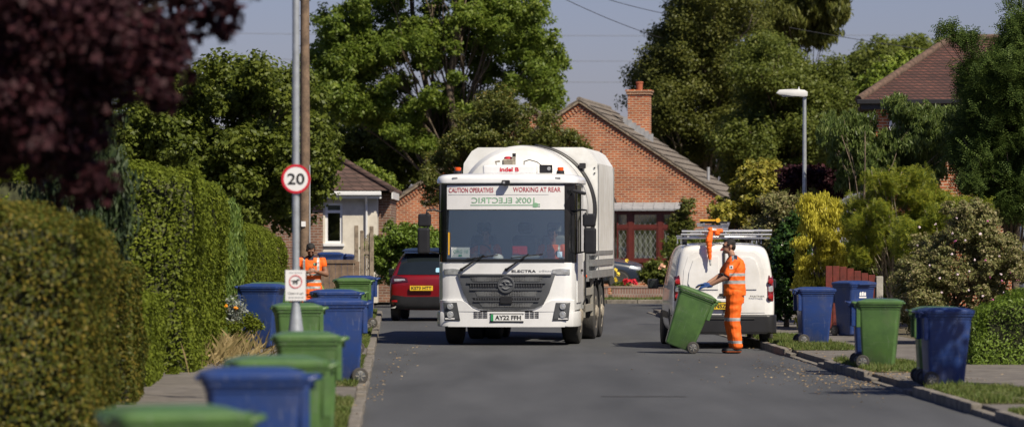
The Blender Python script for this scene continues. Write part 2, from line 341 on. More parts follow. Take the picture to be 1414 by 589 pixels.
# ---------------------------------------------------------------- foliage
def leafquads(P, N, size, aspect=.55, var=.35, fold=.12):
    """kite-shaped leaves at points P with rough normals N"""
    n = len(P); N = N / (np.linalg.norm(N, axis=1, keepdims=True) + 1e-9)
    T = RNG.normal(size=(n, 3)); T -= N * (T * N).sum(1, keepdims=True); T /= np.linalg.norm(T, axis=1, keepdims=True) + 1e-9
    B = np.cross(N, T); s = (size * (1 + var * RNG.uniform(-1, 1, n)))[:, None]
    a = P - T * s * .5; c = P + T * s * .5; b = P - T * s * .05 + B * s * aspect * .5 + N * s * fold; d = P - T * s * .05 - B * s * aspect * .5 + N * s * fold
    return np.stack([a, b, c, d], 1)
def dirs(n):
    v = RNG.normal(size=(n, 3)); return v / np.linalg.norm(v, axis=1, keepdims=True)
def clump_points(clumps, n, sub=30, subr=.40, shell=.5, flat=.85):
    """clumps (k,4): centre, radius. leaves gathered round twig ends inside each clump"""
    C = np.array(clumps, float); w = C[:, 3] ** 2; idx = RNG.choice(len(C), n, p=w / w.sum())
    k = len(C); sd = dirs(k * sub).reshape(k, sub, 3); rad = RNG.uniform(0, 1, (k, sub, 1)) ** shell
    tw = C[:, None, :3] + sd * rad * C[:, None, 3:4] * np.array([1, 1, flat])
    j = RNG.integers(0, sub, n); base = tw[idx, j]
    off = dirs(n) * (RNG.uniform(0, 1, (n, 1)) ** .5) * C[idx, 3:4] * subr * np.array([1, 1, .7])
    P = base + off; Nn = (P - C[idx, :3]) / C[idx, 3:4] * .6 + dirs(n) * .75 + np.array([0, 0, .5])
    return P, Nn
def envelope(lobes, D, k, r, depth=None):
    """clump centres inside picture-plane ellipses (px, py, rx, ry) placed at distance D with real depth"""
    out = []; areas = np.array([l[2] * l[3] for l in lobes], float)
    for l, m in zip(lobes, np.maximum(1, (k * areas / areas.sum()).round().astype(int))):
        for _ in range(m):
            for _t in range(30):
                u = dirs(1)[0] * RNG.uniform(.1, 1) ** .42
                rx, ry = l[2] * D / F, l[3] * D / F
                dep = depth if depth else min(rx, ry) * 1.0
                p = np.array([X(l[0], D) + u[0] * max(rx - r * .7, .1), D + u[1] * dep, Z(l[1], D) + u[2] * max(ry - r * .7, .1)])
                if all(np.linalg.norm(p - q[:3]) > r * .55 for q in out[-40:]): break
            out.append([*p, r * RNG.uniform(.65, 1.25)])
    return out
def curve_pts(a, b, sag, n=5):
    a, b = Vector(a), Vector(b); out = []
    for i in range(n + 1):
        t = i / n; p = a.lerp(b, t); p.z += math.sin(t * math.pi) * sag
        p += Vector((random.uniform(-1, 1), random.uniform(-1, 1), random.uniform(-1, 1))) * (b - a).length * .025 * (0 < i < n)
        out.append(p)
    return out
def tree(name, label, x, y, clumps, n, size, mat, bark='bark', trunk=(.25, 3), group=None, cat='tree', aspect=.55, sub=30, subr=.40, z0=.08, limbs=26, stems=1, lean=0, lr=.5, extra=None, subshape=None):
    t = empty(name, label, cat, (x, y, z0), 0, group)
    off = np.array([x, y, z0]); C = np.array(clumps) - np.array([x, y, z0, 0])
    top = C[:, 2].max(); bm = bmesh.new(); r0, th = trunk
    mains = []
    for s in range(stems):
        a = 2 * math.pi * s / max(stems, 1) + .6; sp = 0 if stems == 1 else top * .13
        pts = [Vector((0 if stems == 1 else r0 * math.cos(a), 0 if stems == 1 else r0 * math.sin(a), 0))]
        for i in range(1, 8):
            f = i / 7; pts.append(Vector((math.cos(a) * sp * f + lean * f + random.uniform(-.03, .03) * top * .4, math.sin(a) * sp * f + random.uniform(-.03, .03) * top * .4, f * top * .86)))
        rs = [r0 * (1.25 if i == 0 else 1) * (1 - .88 * i / 7) for i in range(8)]
        atube(bm, pts, rs, 10); mains.append((pts, rs))
    sel = RNG.permutation(len(C))[:limbs]
    for i in sel:
        c = Vector(C[i, :3]); pts, rs = mains[i % len(mains)]
        hz = max(min(c.z * .62 - .1 * top, pts[-2].z), th * .6); f = min(max(hz / (top * .86) * 7, .2), 6.8); k = int(f)
        a = pts[k].lerp(pts[k + 1], f - k); ra = rs[k] * lr
        cp = curve_pts(a, c, .06 * (c - a).length); atube(bm, cp, [max(ra * (1 - .85 * q / (len(cp) - 1)), .008) for q in range(len(cp))], 6)
        for _ in range(2):
            e = c + Vector(dirs(1)[0]) * C[i, 3] * .9; q = cp[3]; atube(bm, curve_pts(q, e, 0, 3), [ra * .3, ra * .22, ra * .15, .006], 5)
    bmobj('trunk', bm, M[bark], t, smooth=True)
    P, Nn = clump_points(C, n, sub, subr)
    Q = leafquads(P, Nn, size, aspect) if subshape is None else subshape(P, Nn, size)
    quads_obj('crown', Q, LM[mat], t)
    return t
def fronds(P, N, size, k=6):
    """pinnate leaves: a row of leaflet pairs along a drooping midrib"""
    n = len(P); T = RNG.normal(size=(n, 3)); T[:, 2] -= .5; T /= np.linalg.norm(T, axis=1, keepdims=True)
    U = np.cross(T, RNG.normal(size=(n, 3)) * .4 + np.array([0, 0, 1])); U /= np.linalg.norm(U, axis=1, keepdims=True) + 1e-9
    W = np.cross(U, T); out = []
    for i in range(k):
        f = (i / (k - 1) - .5) * size; c = P + T * f - W * (abs(i / (k - 1)) ** 2 * size * .18)
        l = size * .24 * (1 - .35 * abs(i / (k - 1) - .4))
        for sgn in (-1, 1):
            d = U * sgn * .85 + T * .5; e = c + d * l; m = c + d * l * .45; w = T * l * .27
            out.append(np.stack([c, m + w, e, m - w], 1))
    return np.concatenate(out)
def droopers(P, N, size):
    """long hanging leaves"""
    n = len(P); T = RNG.normal(size=(n, 3)) * .45 + np.array([0, 0, -1.]); T /= np.linalg.norm(T, axis=1, keepdims=True)
    U = np.cross(T, RNG.normal(size=(n, 3))); U /= np.linalg.norm(U, axis=1, keepdims=True) + 1e-9; s = (size * RNG.uniform(.6, 1.3, n))[:, None]
    return np.stack([P - T * s * .5, P + U * s * .12, P + T * s * .5, P - U * s * .12], 1)
def uprights(P, N, size):
    n = len(P); T = RNG.normal(size=(n, 3)) * .3 + np.array([0, 0, 1.]); T /= np.linalg.norm(T, axis=1, keepdims=True)
    U = np.cross(T, RNG.normal(size=(n, 3))); U /= np.linalg.norm(U, axis=1, keepdims=True) + 1e-9; s = (size * RNG.uniform(.6, 1.3, n))[:, None]
    return np.stack([P - T * s * .5, P + U * s * .14, P + T * s * .5, P - U * s * .14], 1)
def hedge(name, label, path, width, h, n, size, mat, bump=.12, round_=.25, lumpy=.16, shape=None, aspect=.6, group=None, fuzz=.06, side=-1, z0=.08, ends=True, core='stem'):
    """clipped hedge along path [(x,y,h)...] (its road face), growing `width` away to side"""
    p0 = np.array(path[0][:2]); t = empty(name, label, 'hedge', (p0[0], p0[1], z0), 0, group)
    P2 = [np.array(p[:2]) - p0 for p in path]; hs = [p[2] for p in path]
    seg = [np.linalg.norm(P2[i + 1] - P2[i]) for i in range(len(P2) - 1)]; L = sum(seg)
    def at(s):
        for i, l in enumerate(seg):
            if s <= l or i == len(seg) - 1: f = s / l; return P2[i] * (1 - f) + P2[i + 1] * f, hs[i] * (1 - f) + hs[i + 1] * f, (P2[i + 1] - P2[i]) / l
            s -= l
    def surf(s, v, inset):
        """v 0..1: road face from ground to top edge, 1..2 across the top, 2..3 down the back"""
        q, hh, d = at(s); nn = np.array([-d[1], d[0]]) * (-1 if side < 0 else 1)   # away from the road
        if (nn[0] > 0) != (side > 0): nn = -nn
        w2 = width / 2; r = round_
        if v < 1: a = 0 + inset; z = v * (hh - r * .3); a += r * max(0, v - .75) ** 2 * 6 * .5; nrm = np.array([-nn[0], -nn[1], .15 + max(0, v - .8) * 3])
        elif v < 2: u = v - 1; a = width * u; z = hh - inset - r * .6 * abs(u * 2 - 1) ** 3; nrm = np.array([0, 0, 1.]) + np.array([nn[0], nn[1], 0]) * (u * 2 - 1) * .8
        else: a = width - inset; z = (3 - v) * (hh - r * .6); nrm = np.array([nn[0], nn[1], .1])
        return np.array([*(q + nn * a), z]), nrm
    def lumpf(p): p = Vector(p); return noise.noise(p * .55 + Vector((3, 1, 0))) * lumpy * 1.9 + noise.noise(p * 1.5) * lumpy * .8
    # rigid woody mass inside
    bm = bmesh.new(); ns = max(5, int(L / .4)); rows = []
    for i in range(ns + 1):
        s = min(max(L * i / ns, .12), L - .12); row = []
        for v in (0, .25, .5, .75, .93, 1.2, 1.5, 1.8, 2.07, 2.5, 3):
            p, q = surf(s, v, .15); p0_, _ = surf(s, v, 0); q = q / np.linalg.norm(q); row.append(bm.verts.new(p + q * (lumpf(p0_) * min(1, p0_[2] * 2) if v <= 2 else 0)))
        rows.append(row)
    for a, b in zip(rows, rows[1:]):
        for k in range(10): bm.faces.new((a[k], b[k], b[k + 1], a[k + 1]))
    bm.faces.new(rows[0]); bm.faces.new(rows[-1][::-1]); bmobj('stems', bm, M[core], t, smooth=True)
    hm = np.mean(hs); wf, wt, we = L * hm, L * width * .8, width * hm; tot = wf + wt + 2 * we
    pts, nrm = [], []
    for i in range(n):
        u = RNG.uniform(0, tot)
        if u < wf: p, q = surf(RNG.uniform(0, L), RNG.uniform(0, 1) ** .95, 0)
        elif u < wf + wt: p, q = surf(RNG.uniform(0, L), RNG.uniform(1, 2), 0)
        else:
            e = 0 if u < wf + wt + we else L; aa = RNG.uniform(0, 1)
            p1, _ = surf(e, 1 + aa, 0); p = np.array([p1[0], p1[1], p1[2] * RNG.uniform(0, 1)])
            d = (P2[1] - P2[0]) if e == 0 else (P2[-1] - P2[-2]); d = d / np.linalg.norm(d) * (-1 if e == 0 else 1); q = np.array([d[0], d[1], .2])
            p[:2] -= d * RNG.uniform(0, .04)
        pts.append(p); nrm.append(q)
    P = np.array(pts); Nn = np.array(nrm); Nn /= np.linalg.norm(Nn, axis=1, keepdims=True)
    lump = np.array([noise.noise(Vector(p) * 1.3) * .7 + noise.noise(Vector(p) * 3.7) * .45 for p in pts])[:, None]
    big = np.array([lumpf(p) * min(1, p[2] * 2) for p in pts])[:, None]
    P = P + Nn * (big + lump * bump * .6 + RNG.uniform(-fuzz, fuzz * .7, (n, 1))); P[:, 2] = np.maximum(P[:, 2], .02)
    NN = Nn * 1.2 + dirs(n) * .8 + np.array([0, 0, .2])
    quads_obj('foliage', leafquads(P, NN, size, aspect) if shape is None else shape(P, NN, size), LM[mat], t)
    return t
# ================================================================ the setting
def XL(D): return -1.52 - .027 * (D - 43)      # left kerb line (road edge)
def XR(D): return 4.35 - .026 * (D - 71)       # right kerb line
DE = 107.0                                     # side roads open here
def sheet(name, pts, z, m, res=None):
    o = pyobj(name, [(x, y, z) for x, y in pts], [list(range(len(pts)))], m); return tag(o, kind='structure')
sheet('ground', [(-230, -60), (230, -60), (230, 470), (-230, 470)], -.03, M['soil'])
sheet('road', [(-90, 5), (90, 5), (90, 122.5), (-90, 122.5)], 0, M['asphalt'])
def block(name, pts, z0, z1, m):
    bm = bmesh.new(); aprism(bm, pts, z0, z1, 'z'); return tag(bmobj(name, bm, m), kind='structure')
PW = 2.35
# earth of the gardens, pavement, verges
block('garden_ground', [(-90, 5), (XL(5) - 2.9, 5), (XL(DE) - 2.9, DE - 2), (-90, DE - 2)], -.02, .085, M['soil'])
block('garden_ground', [(XR(5) + PW + .6, 5), (90, 5), (90, DE - 2), (XR(DE) + PW + .6, DE - 2)], -.02, .085, M['soil'])
block('garden_ground', [(-90, 126), (90, 126), (90, 300), (-90, 300)], -.02, .085, M['soil'])
def side(xf, a, b, D0, D1): return [(xf(D0) + a, D0), (xf(D1) + a, D1), (xf(D1) + b, D1), (xf(D0) + b, D0)]
block('pavement', side(XL, -.13, -2.9, 5, DE), -.01, .1, M['pavement'])
block('pavement', side(XR, .13, PW + .6, 5, DE), -.01, .1, M['pavement'])
block('pavement', [(-90, 124.4), (90, 124.4), (90, 126), (-90, 126)], -.01, .1, M['pavement'])
VL = [(8, 47.3), (52, 54.6), (57.2, 64.6), (70, 84), (88, 104)]
VR = [(8, 44.6), (46.6, 51.6), (57.4, 62.5), (68.5, 78.5), (84, 103)]
def kerb(name, xf, sgn, verges, D0, D1):
    bm = bmesh.new(); d = D0
    while d < D1:
        full = any(a - .3 <= d <= b - .3 for a, b in verges); near = any(a - 1.2 <= d <= b + .3 for a, b in verges)
        z1 = .115 if full else (.06 if near else .022); e = d + .9
        a0, a1 = xf(d), xf(e - .012); j = random.uniform(-.008, .008)
        mx = Matrix(((1, (a1 - a0) / .888, 0, a0 + j), (0, 1, 0, d), (0, 0, 1, 0), (0, 0, 0, 1)))
        abox(bm, min(0, sgn * .125), max(0, sgn * .125), 0, .888, -.02, z1 + random.uniform(-.004, .004), bev=.018, mx=mx, seg=2); d = e
    return tag(bmobj(name, bm, M['kerb']), kind='structure')
kerb('kerb', XL, -1, VL, 14, DE); kerb('kerb', XR, 1, VR, 14, DE)
bm = bmesh.new()
for i in range(60): abox(bm, -27 + i * .9, -27 + i * .9 + .888, 122.5, 122.62, -.02, .11 + random.uniform(-.004, .004), bev=.018)
tag(bmobj('kerb', bm, M['kerb']), kind='structure')
gp = []
def verge(xf, sgn, a, b, w):
    n = 14; v, f = [], []
    for i in range(n + 1):
        d = a + (b - a) * i / n
        for q in range(5):
            ww = (.13 + (w - .13) * q / 4) * (1 if q < 4 else RNG.uniform(.9, 1.12))
            v.append((xf(d) + sgn * ww, d, .106 + (.035 * math.sin(q / 4 * math.pi) + RNG.uniform(0, .012)) * (0 < i < n)))
    for i in range(n):
        for q in range(4): k = i * 5 + q; f.append((k, k + 1, k + 6, k + 5))
    tag(pyobj('verge', v, f, M['verge'], smooth=True), kind='structure')
    if b > 36:
        a2 = max(a, 37); m = int((b - a2) * w * 1500); d = RNG.uniform(a2, b, m); q = RNG.uniform(.13, w * 1.04, m)
        gp.append(np.stack([np.array([xf(k) for k in d]) + sgn * q, d, np.full(m, .11)], 1))
for a, b in VL: verge(XL, -1, a, b, .95)
for a, b in VR: verge(XR, 1, a, b, 1.1)
tag(pyobj('verge', [(-30, 122.64, .105), (30, 122.64, .105), (30, 124.4, .12), (-30, 124.4, .12)], [(0, 1, 2, 3)], M['verge']), kind='structure')
m = 16000; gp.append(np.stack([RNG.uniform(-4, 12, m), RNG.uniform(122.7, 124.5, m), np.full(m, .11)], 1))
G = np.concatenate(gp); n = len(G)
kk = np.array([noise.noise(Vector(p) * 2.2) for p in G]); hh = (.035 + .05 * np.clip(kk + .35, 0, 1)) * RNG.uniform(.5, 1.5, n)
ang = RNG.uniform(0, 6.28, n); wv = np.stack([np.cos(ang), np.sin(ang), 0 * ang], 1) * .011; ln = np.stack([RNG.normal(0, .4, n), RNG.normal(0, .4, n), np.ones(n)], 1) * hh[:, None]
G2 = G[kk > -.42]; 
V = np.stack([G - wv, G + wv, G + ln], 1)[kk > -.45]
tag(quads_obj('verge_grass', V, M['grass']), 'short patchy grass on the kerbside verges', 'grass', kind='stuff')
tag(pyobj('road', [(X(828, 53) + x * 1.0, DG(547, 0) + y, .004) for x, y in ((-.02, -.05), (.5, -.12), (1.02, -.06), (1.0, .1), (.5, .16), (0, .12))], [list(range(6))], M['patch']), kind='structure')
# litter of leaf bits near the right hand kerb
lp = []
for cx, cy, sx, sy, k in ((4.1, 59, .35, 4, 190), (4.9, 55.5, .5, 1.6, 260), (3.2, 60, .9, 7, 50), (4.6, 66, .3, 5, 60), (-1.75, 60, .15, 14, 120), (5.3, 56, .5, 2, 120)):
    lp.append(np.stack([RNG.normal(cx, sx, k), RNG.normal(cy, sy, k), np.full(k, .0)], 1))
lp = np.concatenate(lp)
for p in lp: p[2] = .118 if (p[0] > XR(p[1]) + .02 or p[0] < XL(p[1]) - .02) else .012
tag(quads_obj('fallen_leaves', leafquads(lp, dirs(len(lp)) * .3 + np.array([0, 0, 1.]), .042, .7), M['chip']), 'dry fallen leaf bits scattered along the kerb', 'leaves', kind='stuff')

# ================================================================ houses
def courses(name, L0, L1, run, rise, x0, z0, m, parent, sgn=1, course=.40, lift=.05, th=.045):
    """overlapping tile courses: from eave (x0,z0) up to x0-sgn*run, z0+rise, between y=L0 and L1"""
    bm = bmesh.new(); ln = math.hypot(run, rise); k = int(ln / course); ux, uz = -sgn * run / ln, rise / ln; nx, nz = sgn * rise / ln, run / ln
    for i in range(k):
        s0, s1 = i * ln / k - .02, (i + 1) * ln / k + .05; y = L0
        while y < L1 - .02:
            e = min(y + .33, L1); j = random.uniform(-.006, .006)
            pts = [(x0 + ux * s0 + nx * (lift + j), z0 + uz * s0 + nz * (lift + j)), (x0 + ux * s1 + nx * .004, z0 + uz * s1 + nz * .004), (x0 + ux * s1 - nx * .025, z0 + uz * s1 - nz * .025), (x0 + ux * s0 + nx * (lift - th), z0 + uz * s0 + nz * (lift - th))]
            aprism(bm, pts, y + .003, e - .003, 'y'); y = e
    return bmobj(name, bm, m, parent)
def gable_house(name, label, loc, rz, hw, depth, ze, zr, group=None, canopy=True, chimney=True):
    h = empty(name, label, 'house', loc, rz, group)
    prism('wall', [(-hw, 0), (hw, 0), (hw, ze), (0, zr), (-hw, ze)], 0, depth, BR1, h)
    rf = None; run, rise = hw + .18, zr - ze + .12
    for s in (1, -1):
        c = courses('roof', -.12, depth + .1, run, rise, s * (hw + .18), ze - .12 + .06, T1m, h, s)
        if s == 1: rf = c
    # pale verge strip with a dog tooth brick row under it
    for s in (1, -1):
        ln = math.hypot(hw, zr - ze); ux, uz = s * hw / ln, -(zr - ze) / ln; nx, nz = -uz * s, ux * s
        nx, nz = (zr - ze) / ln * s, hw / ln
        def q(a, b): return (ux * a + nx * b, zr + uz * a + nz * b)
        prism('verge_board', [q(-.0, .05), q(ln + .2, .05), q(ln + .2, -.04), q(.0 if s == 1 else .02, -.04)], -.10, -.004, M['post'], h)
        bm = bmesh.new(); a = .1
        while a < ln: aprism(bm, [q(a, -.1), q(a + .055, -.1), q(a + .055, -.26), q(a, -.26)], -.03, .02, 'y'); a += .11
        bmobj('dog_tooth_course', bm, BR1, h)
    tubes('ridge_tiles', [([(0, -.1, zr + .05), (0, depth + .1, zr + .05)], .09)], T1m, rf)
    if chimney:
        ch = boxes('chimney', [(1.15, 1.85, 4.2, 5.0, ze + 1.0, zr + .35)], BR1, rf)
        ch.location = (0, 0, 0)
        boxes('chimney_cap', [(1.10, 1.90, 4.15, 5.05, zr + .35, zr + .43), (1.07, 1.93, 4.12, 5.08, zr + .43, zr + .50)], BR1, rf, bev=.01)
        lathe('chimney_pot', [(.10, zr + .5), (.11, zr + .72), (.13, zr + .74), (.12, zr + .78)], (1.5, 4.6, 0), pm('terracotta', (.33, .10, .05), .8), rf)
        bm = bmesh.new(); sl_ = (zr - ze) / hw
        for i in range(7):
            x0 = 1.0 + i * .14; z = zr - sl_ * x0 + .02
            abox(bm, x0, x0 + .15, 4.16, 4.2, z - .05, z + .26)
        bmobj('lead_flashing', bm, M['lead'], rf)
    return h
def leaded_window(h, x0, x1, z0, z1, y, splits, frame, curtain=True, depth=.3, canopy=True):
    w = boxes('window', [(x0, x0 + .09, y - depth, y, z0, z1), (x1 - .09, x1, y - depth, y, z0, z1), (x0 + .09, x1 - .09, y - depth, y, z0, z0 + .09), (x0 + .09, x1 - .09, y - depth, y, z1 - .08, z1)], frame, h)
    xs = [x0 + .09] + splits + [x1 - .09]; bm = bmesh.new(); bf = bmesh.new(); zt = z1 - .08 - (z1 - z0) * .27
    for s in splits: abox(bf, s - .07, s + .07, y - depth + .01, y - .02, z0 + .09, z1 - .08)
    for a, b in zip(xs, xs[1:]):
        abox(bf, a + .07, b - .07, y - depth + .02, y - depth + .09, zt - .04, zt + .04)
        for (za, zb) in ((z0 + .09, zt - .04), (zt + .04, z1 - .08)):
            abox(bf, a + .075, a + .12, y - depth + .03, y - depth + .08, za, zb); abox(bf, b - .12, b - .075, y - depth + .03, y - depth + .08, za, zb)
            abox(bf, a + .12, b - .12, y - depth + .03, y - depth + .08, za, za + .045); abox(bf, a + .12, b - .12, y - depth + .03, y - depth + .08, zb - .045, zb)
            # diamond lead
            W_, H_ = b - a - .24, zb - za - .09; st = .17; c0, c1 = a + .12, b - .12; d0, d1 = za + .045, zb - .045; k = -int(H_ / st) - 2
            for sg in (1, -1):
                for i in range(-20, 30):
                    # line x = c0 + i*st + sg*(z-d0)*.62
                    p = []
                    for zz in np.linspace(d0, d1, 40):
                        xx = c0 + i * st + sg * (zz - d0) * .62
                        if c0 <= xx <= c1: p.append((xx, zz))
                    if len(p) > 1: atube(bm, [(p[0][0], y - depth + .055, p[0][1]), (p[-1][0], y - depth + .055, p[-1][1])], .006, 4)
    bmobj('glazing_bars', bf, frame, w); bmobj('lead_lattice', bm, M['lead'], w)
    boxes('glass', [(x0 + .095, x1 - .095, y - depth + .066, y - depth + .070, z0 + .095, z1 - .085)], M['paneglass'], w)
    if curtain:
        v, f = [], []; k = 160
        for i in range(k + 1):
            xx = x0 + .1 + (x1 - x0 - .2) * i / k; yy = y - depth + .16 + .03 * math.sin(xx * 38) + .012 * math.sin(xx * 91)
            v += [(xx, yy, z0 + .1), (xx, yy, z1 - .09)]
            if i: f.append((2 * i - 2, 2 * i, 2 * i + 1, 2 * i - 1))
        pyobj('curtain', v, f, M['curtain'], w, smooth=True)
    if canopy:
        bm = bmesh.new(); aprism(bm, [(y - depth - .22, z1 + .0), (y - depth - .22, z1 + .06), (y - .003, z1 + .26), (y - .003, z1 + .0)], x0 - .15, x1 + .12, 'x')
        for i in range(7): aprism(bm, [(y - depth - .225, z1 + .05), (y - depth - .225, z1 + .085), (y - .006, z1 + .285), (y - .006, z1 + .25)], x0 + (x1 - x0) * i / 6.3, x0 + (x1 - x0) * i / 6.3 + .03, 'x')
        bmobj('lead_canopy', bm, M['lead'], w)
    return w
D = 136
hA = gable_house('brick_bungalow', 'orange brick gabled bungalow with chimney and maroon leaded window behind the truck', (X(800, D), D, .08), R(-7), 4.85, 9.5, 2.92, 6.15)
leaded_window(hA, X(846, D) - X(800, D), X(938, D) - X(800, D), 1.02, 2.66, -.003, [X(872, D) - X(800, D), X(913, D) - X(800, D)], M['maroon'])
boxes('brick_pier', [(-.1, .35, -.12, -.004, 0, .01)], BR1, hA)
tubes('soil_vent_pipe', [([(3.85, 3.5, 3.2), (3.85, 3.5, 4.1)], .05)], M['lead'], hA)
tubes('wall_cable', [([(1.2, -.02, 2.9), (.9, -.02, 3.6), (.7, -.02, 4.6)], .012)], M['cable'], hA)
D = 146
hB = gable_house('brick_bungalow', 'brick gabled bungalow half hidden behind the apple tree, left of the truck cab', (X(735, D), D, .08), R(-2), 4.9, 8, 2.95, 6.2, chimney=False)
leaded_window(hB, -3.2, -1.2, 1.0, 2.4, -.003, [-2.2], M['maroon'], canopy=False, depth=.1)
boxes('fascia', [(-4.95, -4.85, -.1, 8, 2.7, 2.85)], M['black'], hB)
# white rendered bungalow with hipped brown roof
D = 119
hC = empty('rendered_bungalow', 'cream rendered bungalow with brown hipped roof and white window, behind the left worker', 'house', (X(420, D), D, .08), R(0))
def lx(px, D=119): return X(px, D) - X(420, D)
def lz(py, D=119): return Z(py, D) - .08
x0, x1 = lx(446), lx(521); wx0, wx1, wz0, wz1 = lx(449), lx(473), lz(336), lz(280)
boxes('wall', [(x0, wx0, 0, .3, 0, 3.05), (wx1, x1, 0, .3, 0, 3.05), (wx0, wx1, 0, .3, 0, wz0), (wx0, wx1, 0, .3, wz1, 3.05), (x1 - .3, x1, .3, 7, 0, 3.05)], M['render'], hC)
boxes('brick_wall', [(lx(330), x0 - .003, -.05, 7, 0, 3.05), (x1 + .003, x1 + .34, 1.0, 7, 0, 3.05)], BR2, hC)
w = boxes('window', [(wx0, wx0 + .07, .05, .13, wz0, wz1), (wx1 - .07, wx1, .05, .13, wz0, wz1), (wx0 + .07, wx1 - .07, .05, .13, wz0, wz0 + .07), (wx0 + .07, wx1 - .07, .05, .13, wz1 - .07, wz1), (wx0 + .07, wx1 - .07, .05, .13, wz0 + .85, wz0 + .93)], M['upvc'], hC)
boxes('glass', [(wx0 + .07, wx1 - .07, .085, .09, wz0 + .07, wz1 - .07)], M['paneglass'], w)
boxes('sill', [(wx0 - .05, wx1 + .05, -.07, .05, wz0 - .07, wz0 - .003)], M['upvc'], w)
boxes('room', [(wx0 - .3, wx1 + .3, 1.2, 1.25, .5, 3)], M['interior'], w)
boxes('blind', [(wx0 + .07, wx1 - .07, .14, .15, wz0 + .93, wz1 - .07)], M['curtain'], w)
boxes('gutter', [(lx(440), x1 + .12, -.42, -.3, 2.98, 3.1)], M['upvc'], hC, bev=.02)
boxes('fascia', [(lx(330), x1 + .12, -.29, -.25, 2.9, 3.14), (x1 + .38, x1 + .42, .6, 7.2, 2.9, 3.1)], M['upvc'], hC)
tubes('downpipe', [([(lx(506), -.36, 2.98), (lx(506), -.06, 2.75), (lx(506), -.06, .1)], .035)], M['upvc'], hC)
ex0, ex1, ey0, ey1, ez = lx(250), x1 + .42, -.42, 8, 3.12; rx0, rx1, ry, rz_ = lx(330), lx(352), 3.8, 5.35
v = [(ex0, ey0, ez), (ex1, ey0, ez), (ex1, ey1, ez), (ex0, ey1, ez), (rx0, ry, rz_), (rx1, ry, rz_)]
rC = pyobj('roof', v, [(0, 1, 5, 4), (1, 2, 5), (2, 3, 4, 5), (3, 0, 4), (3, 2, 1, 0)], T2m, hC)
tubes('hip_tiles', [([(ex1, ey0, ez + .02), (rx1, ry, rz_ + .03)], .09), ([(rx0, ry, rz_ + .03), (rx1, ry, rz_ + .03)], .09), ([(ex1, ey1, ez), (rx1, ry, rz_ + .03)], .09)], T2m, rC)
# two storey house, upper right
D = 104
hD = empty('two_storey_house', 'brick house with rust brown hipped roof rising over the right hand trees', 'house', (X(1207, D), D, .08), R(-5))
def dx(px, D=104): return X(px, D) - X(1205, D)
ze = Z(143, D) - .08
boxes('wall', [(.05, 12, .35, 8.5, 0, ze)], BR1, hD)
w = boxes('window', [(dx(1226), dx(1226) + .06, .26, .348, ze - 1.5, ze - .3), (dx(1262), dx(1262) + .06, .26, .348, ze - 1.5, ze - .3), (dx(1226) + .06, dx(1262), .26, .348, ze - .37, ze - .3), (dx(1226) + .06, dx(1262), .26, .348, ze - 1.5, ze - 1.43), (dx(1244), dx(1244) + .05, .27, .347, ze - 1.43, ze - .37)], M['upvc'], hD)
boxes('glass', [(dx(1226) + .06, dx(1262), .335, .34, ze - 1.43, ze - .37)], M['darkglass'], w)
boxes('curtain', [(dx(1226) + .08, dx(1235), .325, .332, ze - 1.4, ze - .4)], M['curtain'], w)
boxes('gutter', [(-.42, 12.5, -.12, -.02, ze - .02, ze + .1)], M['black'], hD, bev=.02)
boxes('fascia', [(-.32, 12.4, -.015, .02, ze - .14, ze + .06)], M['black'], hD)
zr = Z(55, D) - .08 + .2; v = [(-.38, -.03, ze + .08), (12.4, -.03, ze + .08), (12.4, 8.9, ze + .08), (-.38, 8.9, ze + .08), (dx(1314), 4.4, zr), (10.0, 4.4, zr)]
rD = pyobj('roof', v, [(0, 1, 5, 4), (1, 2, 5), (2, 3, 4, 5), (3, 0, 4), (3, 2, 1, 0)], T3m, hD)
tubes('hip_tiles', [([(-.38, -.03, ze + .1), (dx(1314), 4.4, zr + .03)], .1), ([(dx(1314), 4.4, zr + .03), (10, 4.4, zr + .03)], .1), ([(-.38, 8.9, ze + .1), (dx(1314), 4.4, zr + .03)], .09)], pm('hip_tile', (.12, .075, .055), .9, var=.5, scale=8, tint=(.06, .04, .03)), rD)

